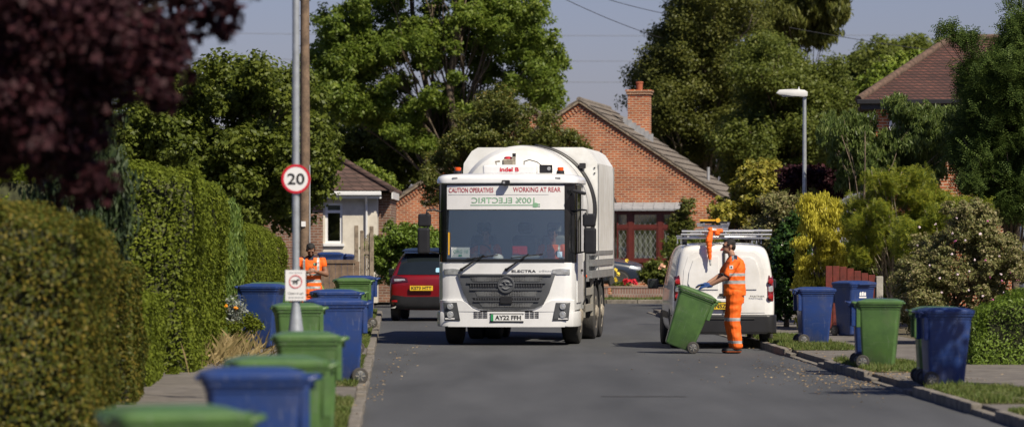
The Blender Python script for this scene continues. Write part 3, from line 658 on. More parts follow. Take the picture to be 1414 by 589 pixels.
# ================================================================ wheelie bins
def make_bin(colour, lidcolour=None, emblem=False, sticker=False):
    t = bpy.data.objects.new('wheelie_bin', None); S.collection.objects.link(t); m = M['b' + colour]
    def ring(x0, x1, hy, z, r=.05, n=5):
        p = []
        for cx_, cy_, a0 in ((x1 - r, hy - r, 0), (x0 + r, hy - r, 90), (x0 + r, -hy + r, 180), (x1 - r, -hy + r, 270)):
            for k in range(n): a = R(a0 + 90 * k / (n - 1)); p.append((cx_ + r * math.cos(a), cy_ + r * math.sin(a), z))
        return p
    def loft(name, rings, parent, mat):
        bm = bmesh.new(); vs = [[bm.verts.new(p) for p in q] for q in rings]; k = len(vs[0])
        for a, b in zip(vs, vs[1:]):
            for i in range(k): bm.faces.new((a[i], a[(i + 1) % k], b[(i + 1) % k], b[i]))
        bm.faces.new(vs[0][::-1]); bm.faces.new(vs[-1]); return bmobj(name, bm, mat, parent, smooth=True, angle=32)
    loft('body', [ring(-.215, .20, .205, .015, .05), ring(-.235, .225, .22, .04, .05), ring(-.29, .255, .255, .60, .05), ring(-.318, .268, .27, .86, .05),
                  ring(-.325, .272, .275, .865, .05), ring(-.33, .275, .28, .90, .05), ring(-.345, .285, .292, .905, .05), ring(-.348, .288, .295, .935, .05)], t, m)
    ld = loft('lid', [ring(-.362, .30, .305, .938, .06), ring(-.366, .302, .308, .972, .06), ring(-.352, .29, .297, .986, .06), ring(-.335, .27, .28, .990, .07), ring(-.27, .20, .21, 1.012, .09), ring(-.22, .15, .16, 1.016, .09)], t, M['b' + (lidcolour or colour)])
    boxes('lid_lip', [(-.392, -.36, -.13, .13, .935, .962)], M['b' + (lidcolour or colour)], ld, bev=.008)
    tubes('handle', [([(.28, -.2, .93), (.35, -.2, .955), (.375, -.17, .96), (.375, .17, .96), (.35, .2, .955), (.28, .2, .93)], .017)], m, t)
    each('hinge', [(.27, .35, -.13, -.10, .88, .97), (.27, .35, .10, .13, .88, .97), (.25, .31, -.26, -.23, .60, .9), (.25, .31, .23, .26, .60, .9)], m, t, bev=.008)
    tubes('axle', [([(.215, -.27, .10), (.215, .27, .10)], .012)], M['dark'], t)
    boxes('axle_housing', [(.14, .24, -.19, .19, .05, .22)], m, t, bev=.02)
    for s in (-1, 1):
        w = lathe('wheel', [(.05, -.026), (.09, -.026), (.1, -.016), (.1, .016), (.09, .026), (.05, .026)], (.215, s * .262, .10), M['rubber'], t, 'y', 20)
        lathe('hub', [(.02, -.034), (.055, -.030), (.062, -.026), (.062, .026), (.055, .030), (.02, .034)], (.215, s * .262, .10), M['dgrey'], w, 'y', 16)
        bm = bmesh.new()
        for k in range(6):
            a = math.pi * k / 3; atube(bm, [(.215 + .015 * math.cos(a), s * (.262 + .031), .1 + .015 * math.sin(a)), (.215 + .06 * math.cos(a), s * (.262 + .031), .1 + .06 * math.sin(a))], .006, 5)
        bmobj('spoke', bm, M['rail'], w)
    if sticker: boxes('sticker', [(-.318, -.312, -.08, .02, .70, .80)], M['signwhite'], t).rotation_euler = (0, 0, 0)
    if emblem:
        bm = bmesh.new()
        for a, b, c, d in ((-.07, -.03, .74, .80), (-.02, .02, .74, .83), (.03, .07, .74, .80), (-.08, .08, .70, .725), (-.055, -.045, .80, .82), (.045, .055, .80, .82), (-.004, .004, .83, .86)):
            q = bmesh.ops.create_cube(bm, size=1)
            for v in q['verts']: v.co = Vector((-.307 + v.co.x * .012, (a + b) / 2 + v.co.y * (b - a), (c + d) / 2 + v.co.z * (d - c)))
        o = bmobj('emblem', bm, M['signwhite'], t)
    return t
PROT = {}
def bin_(colour, label, x, y, rz, z=.1, s=1.0, xs=1.0, group='wheelie bins put out along the left pavement', tilt=0, **k):
    key = (colour, tuple(sorted(k.items())))
    if key not in PROT: PROT[key] = make_bin(colour, **k); o = PROT[key]
    else: o = dup(PROT[key])
    o.location = (x, y, z); o.rotation_euler = (0, 0, R(rz)); o.scale = (s * xs, s * xs, s)
    if tilt: # lean about the axle
        pv = Vector((.215, 0, .10)); rot = Matrix.Rotation(R(tilt), 4, 'Y')
        o.rotation_euler = (Matrix.Rotation(R(rz), 4, 'Z') @ rot).to_euler()
        o.location = Vector((x, y, z)) + Matrix.Rotation(R(rz), 4, 'Z') @ (pv - rot @ pv)
    return tag(o, label, 'wheelie bin', group)
GR = 'wheelie bins put out along the right verge'

# ================================================================ people
def capsule(bm, p0, r0, p1, r1, n=12):
    """tapered capsule"""
    p0, p1 = Vector(p0), Vector(p1); d = (p1 - p0); L = d.length or 1e-5; t = d / L; pts, rs = [], []
    for k in range(5): a = math.pi / 2 * (1 - k / 4); pts.append(p0 - t * r0 * math.sin(a) * .999); rs.append(max(r0 * math.cos(a), .0015))
    for k in range(5): a = math.pi / 2 * k / 4; pts.append(p1 + t * r1 * math.sin(a) * .999); rs.append(max(r1 * math.cos(a), .0015))
    atube(bm, pts, rs, n)
def ellip(bm, c, r, rot=None):
    q = bmesh.ops.create_icosphere(bm, subdivisions=3, radius=1); mx = Matrix.Translation(Vector(c)) @ (rot.to_4x4() if rot else Matrix.Identity(4)) @ Matrix.Diagonal((*r, 1))
    for v in q['verts']: v.co = mx @ v.co
def ringloft(bm, rings, n=24):
    """rings: (centre, rx, ry, yaw) elliptical sections in horizontal planes"""
    vs = []
    for c, rx, ry, yaw in rings:
        cy, sy = math.cos(yaw), math.sin(yaw); row = []
        for k in range(n):
            a = 2 * math.pi * k / n; e = .82; u = math.copysign(abs(math.cos(a)) ** e, math.cos(a)) * rx; w = math.copysign(abs(math.sin(a)) ** e, math.sin(a)) * ry
            row.append(bm.verts.new(Vector(c) + Vector((u * cy - w * sy, u * sy + w * cy, 0))))
        vs.append(row)
    for a, b in zip(vs, vs[1:]):
        for k in range(n): bm.faces.new((a[k], a[(k + 1) % n], b[(k + 1) % n], b[k]))
    bm.faces.new(vs[0][::-1]); bm.faces.new(vs[-1])
def fused(name, bm, m, parent, voxel=.008, smooth=4, wrinkle=0, wscale=9, zones=None):
    """fuse overlapping volumes into one continuous skin"""
    bmesh.ops.recalc_face_normals(bm, faces=bm.faces[:]); me = bpy.data.meshes.new(name); bm.to_mesh(me); bm.free()
    o = bpy.data.objects.new('tmp', me); S.collection.objects.link(o)
    r = o.modifiers.new('r', 'REMESH'); r.mode = 'VOXEL'; r.voxel_size = voxel
    s = o.modifiers.new('s', 'SMOOTH'); s.iterations = smooth; s.factor = .5
    me2 = bpy.data.meshes.new_from_object(o.evaluated_get(bpy.context.evaluated_depsgraph_get())); bpy.data.objects.remove(o); me2.name = name
    if wrinkle:
        n = len(me2.vertices); nn = [v.normal.copy() for v in me2.vertices]
        for v, q in zip(me2.vertices, nn): p = v.co; v.co = p + q * wrinkle * (noise.noise(Vector((p.x * wscale, p.y * wscale, p.z * wscale * 1.9))) + .5 * noise.noise(p * wscale * 2.7))
    me2.polygons.foreach_set('use_smooth', [True] * len(me2.polygons)); me2.materials.clear()
    ms = m if isinstance(m, (list, tuple)) else [m]
    for k in ms: me2.materials.append(k)
    if zones:
        for p in me2.polygons: p.material_index = zones(p.center, p.normal)
    me2.update(); o = bpy.data.objects.new(name, me2); S.collection.objects.link(o); o.parent = parent; return o
def hand(bm, wrist, d, nrm, curl=.5, s=1.0):
    """palm and five bent fingers; d = direction of the hand, nrm = back of the hand, thumb on d x nrm side"""
    w, d = Vector(wrist), Vector(d).normalized(); n = Vector(nrm); n = (n - d * n.dot(d)).normalized(); t = d.cross(n)
    rot = Matrix((d, t, n)).transposed(); ellip(bm, w + d * .045 * s, (.05 * s, .042 * s, .017 * s), rot)
    capsule(bm, w - d * .03, .027 * s, w + d * .02 * s, .026 * s)
    for i, l in enumerate((.072, .08, .075, .058)):
        off = (.032 - .0215 * i) * s; b = w + d * .082 * s + t * off; a1 = curl * .7; a2 = curl * 1.7
        m1 = b + (d * math.cos(a1) - n * math.sin(a1)) * l * .5 * s; m2 = m1 + (d * math.cos(a2) - n * math.sin(a2)) * l * .5 * s
        capsule(bm, b - d * .02, .0095 * s, m1, .009 * s, 8); capsule(bm, m1, .009 * s, m2, .0075 * s, 8)
    b = w + d * .02 * s + t * .032 * s; m1 = b + (d * .6 + t * .75 - n * .25).normalized() * .04 * s; capsule(bm, b, .013 * s, m1, .0115 * s, 8)
    capsule(bm, m1, .0115 * s, m1 + (d * .9 + t * .2 - n * .45).normalized() * .032 * s, .009 * s, 8)
def head(bm, c, face, s=1.0):
    """c = head centre, face = rotation matrix whose -y column looks where the face looks"""
    def P(x, y, z): return Vector(c) + face @ Vector((x * s, y * s, z * s))
    f3 = face
    ellip(bm, P(0, .012, .022), (.074 * s, .094 * s, .092 * s), f3); ellip(bm, P(0, -.022, -.045), (.055 * s, .066 * s, .066 * s), f3)
    ellip(bm, P(0, -.05, -.086), (.028 * s, .028 * s, .024 * s), f3)
    capsule(bm, P(0, -.084, .012), .009 * s, P(0, -.108, -.024), .015 * s, 8)
    for q in (-1, 1):
        ellip(bm, P(q * .077, .012, -.008), (.010 * s, .02 * s, .033 * s), f3); ellip(bm, P(q * .034, -.072, .030), (.024 * s, .014 * s, .01 * s), f3)
    ellip(bm, P(0, -.083, -.052), (.024 * s, .012 * s, .009 * s), f3)
def face_parts(par, c, face, s, hairfn):
    def P(x, y, z): return Vector(c) + face @ Vector((x * s, y * s, z * s))
    for q in (-1, 1):
        bm = bmesh.new(); ellip(bm, P(q * .032, -.078, .012), (.013 * s, .008 * s, .007 * s), face); bmobj('eye', bm, M['eye'], par, smooth=True)
        bm = bmesh.new(); ellip(bm, P(q * .033, -.086, .034), (.022 * s, .006 * s, .0045 * s), face); bmobj('eyebrow', bm, M['hair'], par, smooth=True)
    bm = bmesh.new(); hairfn(bm, P); fused('hair', bm, M['hair'], par, .006, 2, .006, 45)
def short_hair(face, s=1.0):
    def f(bm, P):
        ellip(bm, P(0, .030, .050), (.081 * s, .090 * s, .076 * s), face); ellip(bm, P(0, .06, .0), (.074 * s, .052 * s, .078 * s), face)
        for q in (-1, 1): ellip(bm, P(q * .072, -.008, .035), (.014 * s, .03 * s, .035 * s), face)
        ellip(bm, P(0, -.042, .088), (.05 * s, .03 * s, .018 * s), face)
    return f
def rotz(a): return Matrix.Rotation(a, 3, 'Z')
# ---- worker holding the green bin (faces -x)
def worker_side(x, y):
    t = empty('person', 'worker in orange hi-vis and blue gloves holding the tilted green bin behind the white van', 'person', (x, y, 0)); K = 1.06
    def q(a, b, c): return (a * K, b * K, c * K)
    sk = M['skin']
    hipL, hipR = q(.02, .09, .93), q(.03, -.09, .93); knL, knR = q(-.045, .10, .50), q(.0, -.09, .50); anL, anR = q(.01, .11, .09), q(.055, -.10, .09)
    shL, shR = q(.0, .18, 1.46), q(.03, -.18, 1.44); elL, elR = q(-.18, .2, 1.22), q(-.13, -.235, 1.185); wrL, wrR = q(-.42, .13, 1.07), q(-.385, -.17, 1.055)
    hc = Vector(q(-.075, 0, 1.665)); fr = rotz(R(-90 + 12)) @ Matrix.Rotation(R(6), 3, 'X')
    bm = bmesh.new(); head(bm, hc, fr, K)
    capsule(bm, q(-.01, 0, 1.47), .062, q(-.045, 0, 1.58), .056)
    ringloft(bm, [(q(.02, 0, .86), .10, .14, 0), (q(.02, 0, .95), .115, .16, 0), (q(.02, 0, 1.08), .10, .14, 0), (q(.02, 0, 1.3), .115, .165, 0), (q(.015, 0, 1.43), .10, .17, 0), (q(.0, 0, 1.49), .06, .09, 0)])
    for a, b, c, d in ((hipL, knL, anL, 1), (hipR, knR, anR, 1)): capsule(bm, a, .082, b, .055); capsule(bm, b, .055, c, .04)
    for a in (anL, anR): capsule(bm, a, .04, (a[0] - .12, a[1], .045), .035)
    for a, b, c in ((shL, elL, wrL), (shR, elR, wrR)): capsule(bm, a, .055, b, .044); capsule(bm, b, .044, c, .030)
    dr = (Vector(q(-.51, -.16, 1.035)) - Vector(wrR)); hand(bm, wrR, dr, (.1, -.35, 1), .35); hand(bm, wrL, (-1, .05, -.1), (0, .3, 1), .35)
    fused('body', bm, sk, t, .007, 3)
    face_parts(t, hc, fr, K, short_hair(fr, K))
    # polo shirt
    bm = bmesh.new()
    ringloft(bm, [(q(.02, 0, .90), .185, .20, 0), (q(.02, 0, 1.0), .183, .20, 0), (q(.01, 0, 1.15), .178, .20, 0), (q(.02, 0, 1.32), .178, .21, 0), (q(.03, 0, 1.43), .145, .20, 0), (q(.01, 0, 1.50), .078, .115, 0), (q(-.012, 0, 1.53), .066, .075, 0)])
    for a, b in ((shL, elL), (shR, elR)): a, b = Vector(a), Vector(b); capsule(bm, a, .082, a.lerp(b, .78), .078)
    e0 = Vector(shR).lerp(Vector(elR), .74)
    def z1(c, n):
        z = c.z / K; arm = (c - Vector(shR)).dot((Vector(elR) - Vector(shR)).normalized()) if c.y < -.12 * K else 0; arm2 = (c - Vector(shL)).dot((Vector(elL) - Vector(shL)).normalized()) if c.y > .14 * K else 0
        L_ = (Vector(elR) - Vector(shR)).length
        if z > 1.515: return 2
        if arm > L_ * .93 and c.y < -.16 and (Vector(shR) + (Vector(elR) - Vector(shR)).normalized() * arm - c).length < .1: return 2
        if arm2 > L_ * .93 and (Vector(shL) + (Vector(elL) - Vector(shL)).normalized() * arm2 - c).length < .1: return 2
        if z > 1.42 and abs(c.y) > .08 and -.035 < c.x < .055 and n.z > .3: return 2 if c.x > .0 else 1
        if c.y < -.22 and c.x < -.08 and z < 1.36 and n.y < -.3: return 0
        if 1.085 < z < 1.135 or 1.20 < z < 1.25: return 1 if not (c.x < -.13 and abs(c.y) > .17 * K) else 0
        return 0
    sh = fused('shirt', bm, [M['orange'], M['silver'], M['navycloth']], t, .008, 4, .010, 8, z1)
    boxes('badge', [(-.075 * K, -.02 * K, -.30, -.288, 1.315 * K, 1.37 * K)], M['signwhite'], sh)
    boxes('badge_mark', [(-.060 * K, -.035 * K, -.303, -.3005, 1.33 * K, 1.355 * K)], M['navycloth'], sh)
    # trousers
    bm = bmesh.new(); ringloft(bm, [(q(.025, 0, .78), .15, .18, 0), (q(.025, 0, .9), .15, .18, 0), (q(.02, 0, .97), .12, .155, 0)])
    for a, b, c in ((hipL, knL, anL), (hipR, knR, anR)):
        capsule(bm, a, .13, b, .105); capsule(bm, b, .105, (c[0], c[1], .14), .09); ellip(bm, (c[0], c[1], .13), (.085, .085, .06))
    def z2(c, n):
        z = c.z / K; return 1 if (.505 < z < .56 or .155 < z < .20) else 0
    fused('trousers', bm, [M['orange'], M['silver']], t, .009, 4, .013, 6, z2)
    for a in (anL, anR):
        bm = bmesh.new(); capsule(bm, (a[0] + .01, a[1], .13), .058, (a[0], a[1], .07), .055); capsule(bm, (a[0] + .025, a[1], .05), .048, (a[0] - .16, a[1] - .01, .045), .043); 
        fused('boot', bm, [M['boot'], M['orangesole']], t, .007, 3, 0, 9, lambda c, n: 1 if .028 < c.z < .04 else 0)
    for w_, nm, d_ in ((wrR, (.1, -.35, 1), dr), (wrL, (0, .3, 1), Vector((-1, .05, -.1)))):
        bm = bmesh.new(); hand(bm, Vector(w_) + Vector((-.004, 0, .001)), d_, nm, .35, 1.13); capsule(bm, Vector(w_) - d_.normalized() * .03, .036, Vector(w_) + d_.normalized() * .02, .036)
        fused('glove', bm, M['glove'], t, .005, 2)
    return t
# ---- worker looking down at his hands (faces the camera)
def worker_front(x, y, z):
    t = empty('person', 'bearded worker in orange hi-vis vest looking down at his hands on the left pavement', 'person', (x, y, z)); K = .985
    def q(a, b, c): return (a * K, b * K, c * K)
    hc = Vector(q(-.01, -.09, 1.60)); fr = rotz(R(8)) @ Matrix.Rotation(R(34), 3, 'X')
    sh = [q(-.19, 0, 1.42), q(.19, 0, 1.42)]; el = [q(-.27, -.02, 1.15), q(.275, -.03, 1.16)]; wr = [q(-.055, -.27, 1.21), q(.085, -.25, 1.22)]
    hip = [q(-.09, 0, .90), q(.09, 0, .90)]; kn = [q(-.10, -.02, .49), q(.10, -.01, .49)]; an = [q(-.11, .01, .09), q(.12, .02, .09)]
    bm = bmesh.new(); head(bm, hc, fr, K); capsule(bm, q(0, .01, 1.43), .06, q(-.005, -.045, 1.54), .055)
    ringloft(bm, [(q(0, 0, .84), .14, .10, 0), (q(0, 0, .93), .16, .11, 0), (q(0, 0, 1.06), .135, .10, 0), (q(0, 0, 1.28), .165, .115, 0), (q(0, 0, 1.41), .17, .10, 0), (q(0, 0, 1.47), .09, .06, 0)])
    for i in (0, 1):
        capsule(bm, sh[i], .058, el[i], .047); capsule(bm, el[i], .046, wr[i], .031); capsule(bm, hip[i], .08, kn[i], .055); capsule(bm, kn[i], .055, an[i], .04); capsule(bm, an[i], .04, (an[i][0], an[i][1] - .13, .045), .035)
    hand(bm, wr[0], (.9, -.1, .25), (-.1, -1, .3), .9); hand(bm, wr[1], (-.9, -.15, .25), (.1, -1, .3), .9)
    def zb(c, n):
        p = fr.inverted() @ (c - hc); return 1 if (p.y < -.015 and -.105 < p.z < -.035 and abs(p.x) < .07 and not (abs(p.x) < .02 and -.062 < p.z < -.045)) else 0
    fused('body', bm, [M['skin2'], M['hair']], t, .007, 3, 0, 9, zb); face_parts(t, hc, fr, K, short_hair(fr, K))
    bm = bmesh.new()
    ringloft(bm, [(q(0, 0, .80), .185, .145, 0), (q(0, 0, .95), .18, .145, 0), (q(0, 0, 1.12), .178, .14, 0), (q(0, 0, 1.3), .195, .145, 0), (q(0, 0, 1.41), .20, .12, 0), (q(0, 0, 1.475), .12, .08, 0), (q(0, -.01, 1.50), .078, .066, 0)])
    for i in (0, 1): a, b = Vector(sh[i]), Vector(el[i]); capsule(bm, a, .078, a.lerp(b, .28), .074)
    def z1(c, n):
        zz = c.z / K
        if zz > 1.47 or (abs(c.x) < .045 and zz > 1.42 and c.y < 0): return 2
        if 1.015 < zz < 1.065 or .90 < zz < .95 or 1.14 < zz < 1.185: return 1
        if .105 < abs(c.x) < .15 and zz > 1.18: return 1
        return 0
    shm = fused('vest', bm, [M['orange'], M['silver'], M['navycloth']], t, .008, 4, .009, 8, z1)
    boxes('badge', [(.045, .075, -.150, -.138, 1.33 * K, 1.375 * K)], M['lgreen'], shm); boxes('badge', [(.077, .105, -.149, -.137, 1.33 * K, 1.375 * K)], M['navycloth'], shm)
    bm = bmesh.new(); ringloft(bm, [(q(0, 0, .76), .17, .125, 0), (q(0, 0, .88), .17, .125, 0), (q(0, 0, .95), .155, .12, 0)])
    for i in (0, 1): capsule(bm, hip[i], .108, kn[i], .09); capsule(bm, kn[i], .09, (an[i][0], an[i][1], .14), .08)
    fused('trousers', bm, [M['orange'], M['silver']], t, .009, 4, .02, 7, lambda c, n: 1 if .50 < c.z < .55 or .16 < c.z < .21 else 0)
    for a in an:
        bm = bmesh.new(); capsule(bm, (a[0], a[1] + .02, .12), .055, (a[0], a[1], .07), .055); capsule(bm, (a[0], a[1] + .02, .05), .047, (a[0], a[1] - .16, .045), .043); fused('boot', bm, M['boot'], t, .007, 3)
    return t
# ---- seated person inside the cab (faces the camera)
def seated(x, y, z, label, par, lean=0):
    t = empty('person', label, 'person', (x, y, z)); t.matrix_world = par @ Matrix.Translation((x, y, z))
    hc = Vector((lean, -.05, .70)); fr = rotz(R(-10)) @ Matrix.Rotation(R(14), 3, 'X')
    sh = [(-.19 + lean, 0, .46), (.19 + lean, 0, .46)]; el = [(-.27 + lean, -.14, .24), (.27 + lean, -.14, .24)]; wr = [(-.15, -.36, .30), (.16, -.36, .30)]
    bm = bmesh.new(); head(bm, hc, fr, 1); capsule(bm, (lean, 0, .48), .06, (lean, -.02, .62), .055)
    ringloft(bm, [((0, 0, -.04), .17, .13, 0), ((0, 0, .1), .15, .11, 0), ((lean * .7, 0, .3), .165, .115, 0), ((lean, 0, .44), .17, .10, 0), ((lean, 0, .5), .09, .06, 0)])
    for i in (0, 1):
        s = 1 if i else -1; capsule(bm, sh[i], .055, el[i], .045); capsule(bm, el[i], .045, wr[i], .03)
        capsule(bm, (s * .1, -.02, .02), .085, (s * .13, -.45, .04), .06); capsule(bm, (s * .13, -.45, .04), .056, (s * .13, -.46, -.36), .042); capsule(bm, (s * .13, -.46, -.38), .04, (s * .13, -.58, -.42), .035)
    hand(bm, wr[0], (.4, -.6, .5), (-.2, -.6, -.6), 1.0); hand(bm, wr[1], (-.4, -.6, .5), (.2, -.6, -.6), 1.0)
    fused('body', bm, M['skin'], t, .009, 3); face_parts(t, hc, fr, 1, short_hair(fr, 1))
    bm = bmesh.new(); ringloft(bm, [((0, 0, -.02), .19, .15, 0), ((0, 0, .1), .175, .135, 0), ((lean * .7, 0, .3), .19, .14, 0), ((lean, 0, .45), .195, .115, 0), ((lean, 0, .52), .10, .075, 0)])
    for i in (0, 1): a, b = Vector(sh[i]), Vector(el[i]); capsule(bm, a, .075, a.lerp(b, .8), .07)
    fused('shirt', bm, [M['orange'], M['silver']], t, .009, 4, .01, 8, lambda c, n: 1 if (.2 < c.z < .25) or (.1 < abs(c.x - lean) < .14 and c.z > .3) else 0)
    bm = bmesh.new()
    for s in (-1, 1): capsule(bm, (s * .1, -.02, .02), .105, (s * .13, -.45, .04), .085); capsule(bm, (s * .13, -.45, .04), .08, (s * .13, -.46, -.32), .07)
    fused('trousers', bm, M['orange'], t, .010, 3)
    return t

# ================================================================ the refuse truck
def truck():
    T = empty('refuse_truck', 'white electric refuse truck with CAUTION OPERATIVES banner driving up the middle of the road', 'truck', (-.10, 75.5, 0), R(-5.4))
    hw = 1.215
    def py(x, o=0):      # plan of the cab front
        a = abs(x); r = .22; x1 = hw - r
        if a <= x1: return .07 * (a / x1) ** 2.4 - o
        k = min((a - x1) / r, 1); return .07 + r * (1 - math.sqrt(max(1 - k * k, 0))) - o
    def plan(o=0, back=2.0, n=26):
        xs = [-hw - o] + [] ; p = [(-hw - o, back)]
        for i in range(n + 1):
            u = -1 + 2 * i / n; x = (hw) * math.copysign(abs(u) ** .72, u); p.append((x * (1 + o / hw), py(x) - o))
        p.append((hw + o, back)); return p
    def wall(name, xa, xb, z0, z1, o, th, m, par, n=20, lean=0):
        """curved vertical panel following the cab front between xa and xb"""
        bm = bmesh.new(); g = []
        for i in range(n + 1):
            x = xa + (xb - xa) * i / n; g.append([bm.verts.new((x, py(x, o) + (z - 1.5) * lean, z)) for z in (z0, z1)] + [bm.verts.new((x, py(x, o) + th + (z - 1.5) * lean, z)) for z in (z0, z1)])
        for a, b in zip(g, g[1:]):
            bm.faces.new((a[0], b[0], b[1], a[1])); bm.faces.new((a[2], a[3], b[3], b[2])); bm.faces.new((a[1], b[1], b[3], a[3])); bm.faces.new((a[0], a[2], b[2], b[0]))
        bm.faces.new((g[0][0], g[0][1], g[0][3], g[0][2])); bm.faces.new((g[-1][0], g[-1][2], g[-1][3], g[-1][1]))
        return bmobj(name, bm, m, par, smooth=True, angle=40)
    def fp(name, pts, o, th, m, par):
        """outline in the xz plane laid on the cab front as a solid panel (standing o proud)"""
        bm = bmesh.new(); k = len(pts); P = []
        for i in range(k):   # densify
            a, b = pts[i], pts[(i + 1) % k]; s = max(1, int(abs(a[0] - b[0]) / .06))
            P += [(a[0] + (b[0] - a[0]) * j / s, a[1] + (b[1] - a[1]) * j / s) for j in range(s)]
        cx_, cz_ = sum(p[0] for p in P) / len(P), sum(p[1] for p in P) / len(P)
        rings = []
        for f in (1, .97, .7, .4, .15):
            rings.append([bm.verts.new((cx_ + (p[0] - cx_) * f, py(cx_ + (p[0] - cx_) * f, o - (.004 if f == 1 else 0)), cz_ + (p[1] - cz_) * f)) for p in P])
        back = [bm.verts.new((p[0], py(p[0], o) + th, p[1])) for p in P]; n = len(P)
        for a, b in zip([back] + rings, rings):
            for i in range(n): bm.faces.new((a[i], a[(i + 1) % n], b[(i + 1) % n], b[i]))
        bm.faces.new(rings[-1]); return bmobj(name, bm, m, par, smooth=True, angle=40)
    # --- cab shell
    lo = [p for p in plan()]; cb = bmesh.new(); aprism(cb, lo, .62, 1.47, 'z', bev=.02); cab = bmobj('cab', cb, M['white'], T, smooth=True, angle=30)
    bm = bmesh.new(); o1 = plan(.035, 2.0); vs = []
    for o, z in ((.03, 2.86), (.045, 2.875), (.045, 2.93), (.02, 2.985), (-.05, 3.02), (-.25, 3.04)):
        vs.append([bm.verts.new((a * (1 + o / hw), (b - o if b < 1.9 else b - max(0, -o)), z)) for a, b in plan()])
    for a, b in zip(vs, vs[1:]):
        for i in range(len(a)): bm.faces.new((a[i], a[(i + 1) % len(a)], b[(i + 1) % len(a)], b[i]))
    bm.faces.new(vs[0][::-1]); bm.faces.new(vs[-1]); bmobj('roof', bm, M['white'], cab, smooth=True, angle=40)
    boxes('rear_panel', [(-hw, hw, 1.9, 1.99, 1.473, 2.857)], M['white'], cab)
    wall('pillar', -hw + .004, -1.07, 1.473, 2.857, 0, .10, M['blackgloss'], cab); wall('pillar', 1.03, hw - .004, 1.473, 2.857, 0, .10, M['blackgloss'], cab)
    wall('header', -1.07, 1.03, 2.80, 2.857, .0, .05, M['black'], cab)
    ws = wall('windscreen', -1.07, 1.03, 1.49, 2.44, .0, .012, M['wind'], T, lean=.085)
    wall('lower_screen_band', -1.07, 1.03, 1.473, 1.53, .012, .03, M['black'], ws)
    bn = wall('banner', -1.065, 1.025, 2.405, 2.83, .006, .02, M['signwhite'], T)
    text('lettering', 'CAUTION OPERATIVES', -.63, 2.745, .80, .085, M['lred'], bn, -.010, py, bold=.012)
    text('lettering', 'WORKING AT REAR', .54, 2.755, .84, .085, M['lred'], bn, -.010, py, bold=.012)
    text('lettering', '100% ELECTRIC', -.06, 2.565, 1.12, .10, M['lgreen'], bn, -.010, py, mirror=True, bold=.008)
    wall('cable_line', -.64, .47, 2.474, 2.488, .010, .004, M['lgreen'], bn)
    fp('plug_symbol', [(.47, 2.445), (.52, 2.44), (.56, 2.45), (.56, 2.51), (.52, 2.525), (.47, 2.51)], .011, .005, M['lgreen'], bn)
    boxes('plug_symbol', [(.56, .60, py(.56) - .012, py(.56) - .008, 2.455, 2.468), (.56, .60, py(.56) - .012, py(.56) - .008, 2.492, 2.505)], M['lgreen'], bn)
    wall('seam', -1.04, .75, 2.662, 2.667, .009, .003, M['lead'], bn)
    # side doors: black pillar, tall glass, white lower panel
    for s in (1, -1):
        dpan = boxes('door', [tuple(sorted((s * hw, s * (hw + .02)))) + (.36, 1.36, .75, 1.62), tuple(sorted((s * hw, s * (hw + .02)))) + (1.30, 1.36, 1.62, 2.80)], M['white'], T, bev=.006)
        boxes('door_frame', [tuple(sorted((s * (hw - .05), s * (hw + .018)))) + (.30, .40, 1.62, 2.83), tuple(sorted((s * (hw - .05), s * (hw + .018)))) + (.40, 1.30, 2.73, 2.83), tuple(sorted((s * (hw - .05), s * (hw + .018)))) + (1.22, 1.30, 1.62, 2.73)], M['blackgloss'], dpan)
        boxes('side_glass', [tuple(sorted((s * (hw - .01), s * (hw + .005)))) + (.40, 1.22, 1.62, 2.73)], M['wind'], dpan)
        boxes('door_handle', [tuple(sorted((s * (hw + .02), s * (hw + .05)))) + (1.1, 1.25, 1.3, 1.34)], M['black'], dpan)
        tubes('grab_rail', [([(s * (hw + .03), 1.5, .7), (s * (hw + .07), 1.5, .8), (s * (hw + .07), 1.5, 2.2), (s * (hw + .03), 1.5, 2.3)], .015)], M['black'], T)
        boxes('cab_side', [tuple(sorted((s * (hw - .03), s * hw - s * .002))) + (1.36, 1.9, 1.473, 2.857)], M['white'], cab)
    # interior
    boxes('dashboard', [(-1.05, 1.02, .32, .75, 1.3, 1.53), (.05, .55, .3, .6, 1.53, 1.60)], M['interior'], T, bev=.03)
    for x in (-.55, .2, .72): 
        st = boxes('seat', [(x - .23, x + .23, 1.0, 1.5, 1.15, 1.3)], M['interior'], T, bev=.04); boxes('seat_back', [(x - .23, x + .23, 1.45, 1.6, 1.3, 1.95)], M['interior'], st, bev=.05); boxes('headrest', [(x - .13, x + .13, 1.46, 1.56, 1.98, 2.18)], M['interior'], st, bev=.04)
    bm = bmesh.new(); k = 28; pts = [(-.55 + .22 * math.cos(2 * math.pi * i / k), .74 + .1 * math.sin(2 * math.pi * i / k), 1.60 + .19 * math.sin(2 * math.pi * i / k)) for i in range(k + 1)]
    atube(bm, pts, .014, 6, False); atube(bm, [(-.55, .7, 1.4), (-.55, .74, 1.6)], .04, 8); atube(bm, [(-.75, .74, 1.6), (-.35, .74, 1.6)], .012, 6); bmobj('steering_wheel', bm, M['black'], T, smooth=True)
    bx_ = boxes('route_card', [(-.99, -.66, .085, .09, 1.555, 1.735)], M['signwhite'], T)
    bx_.location.y = 0
    text('lettering', 'ORG 10', -.82, 1.66, .26, .06, M['lgreen'], bx_, .08, None, bold=.01)
    boxes('card_mark', [(-.86, -.80, .078, .084, 1.575, 1.605)], M['sgreen'], bx_)
    boxes('windscreen_sticker', [(.90, .985, .072, .076, 1.56, 1.66)], pm('pale_blue_sticker', (.45, .62, .78), .5), ws)
    boxes('yellow_strip', [(-1.045, -1.02, .085, .095, 1.60, 2.0)], M['yellow'], cab)
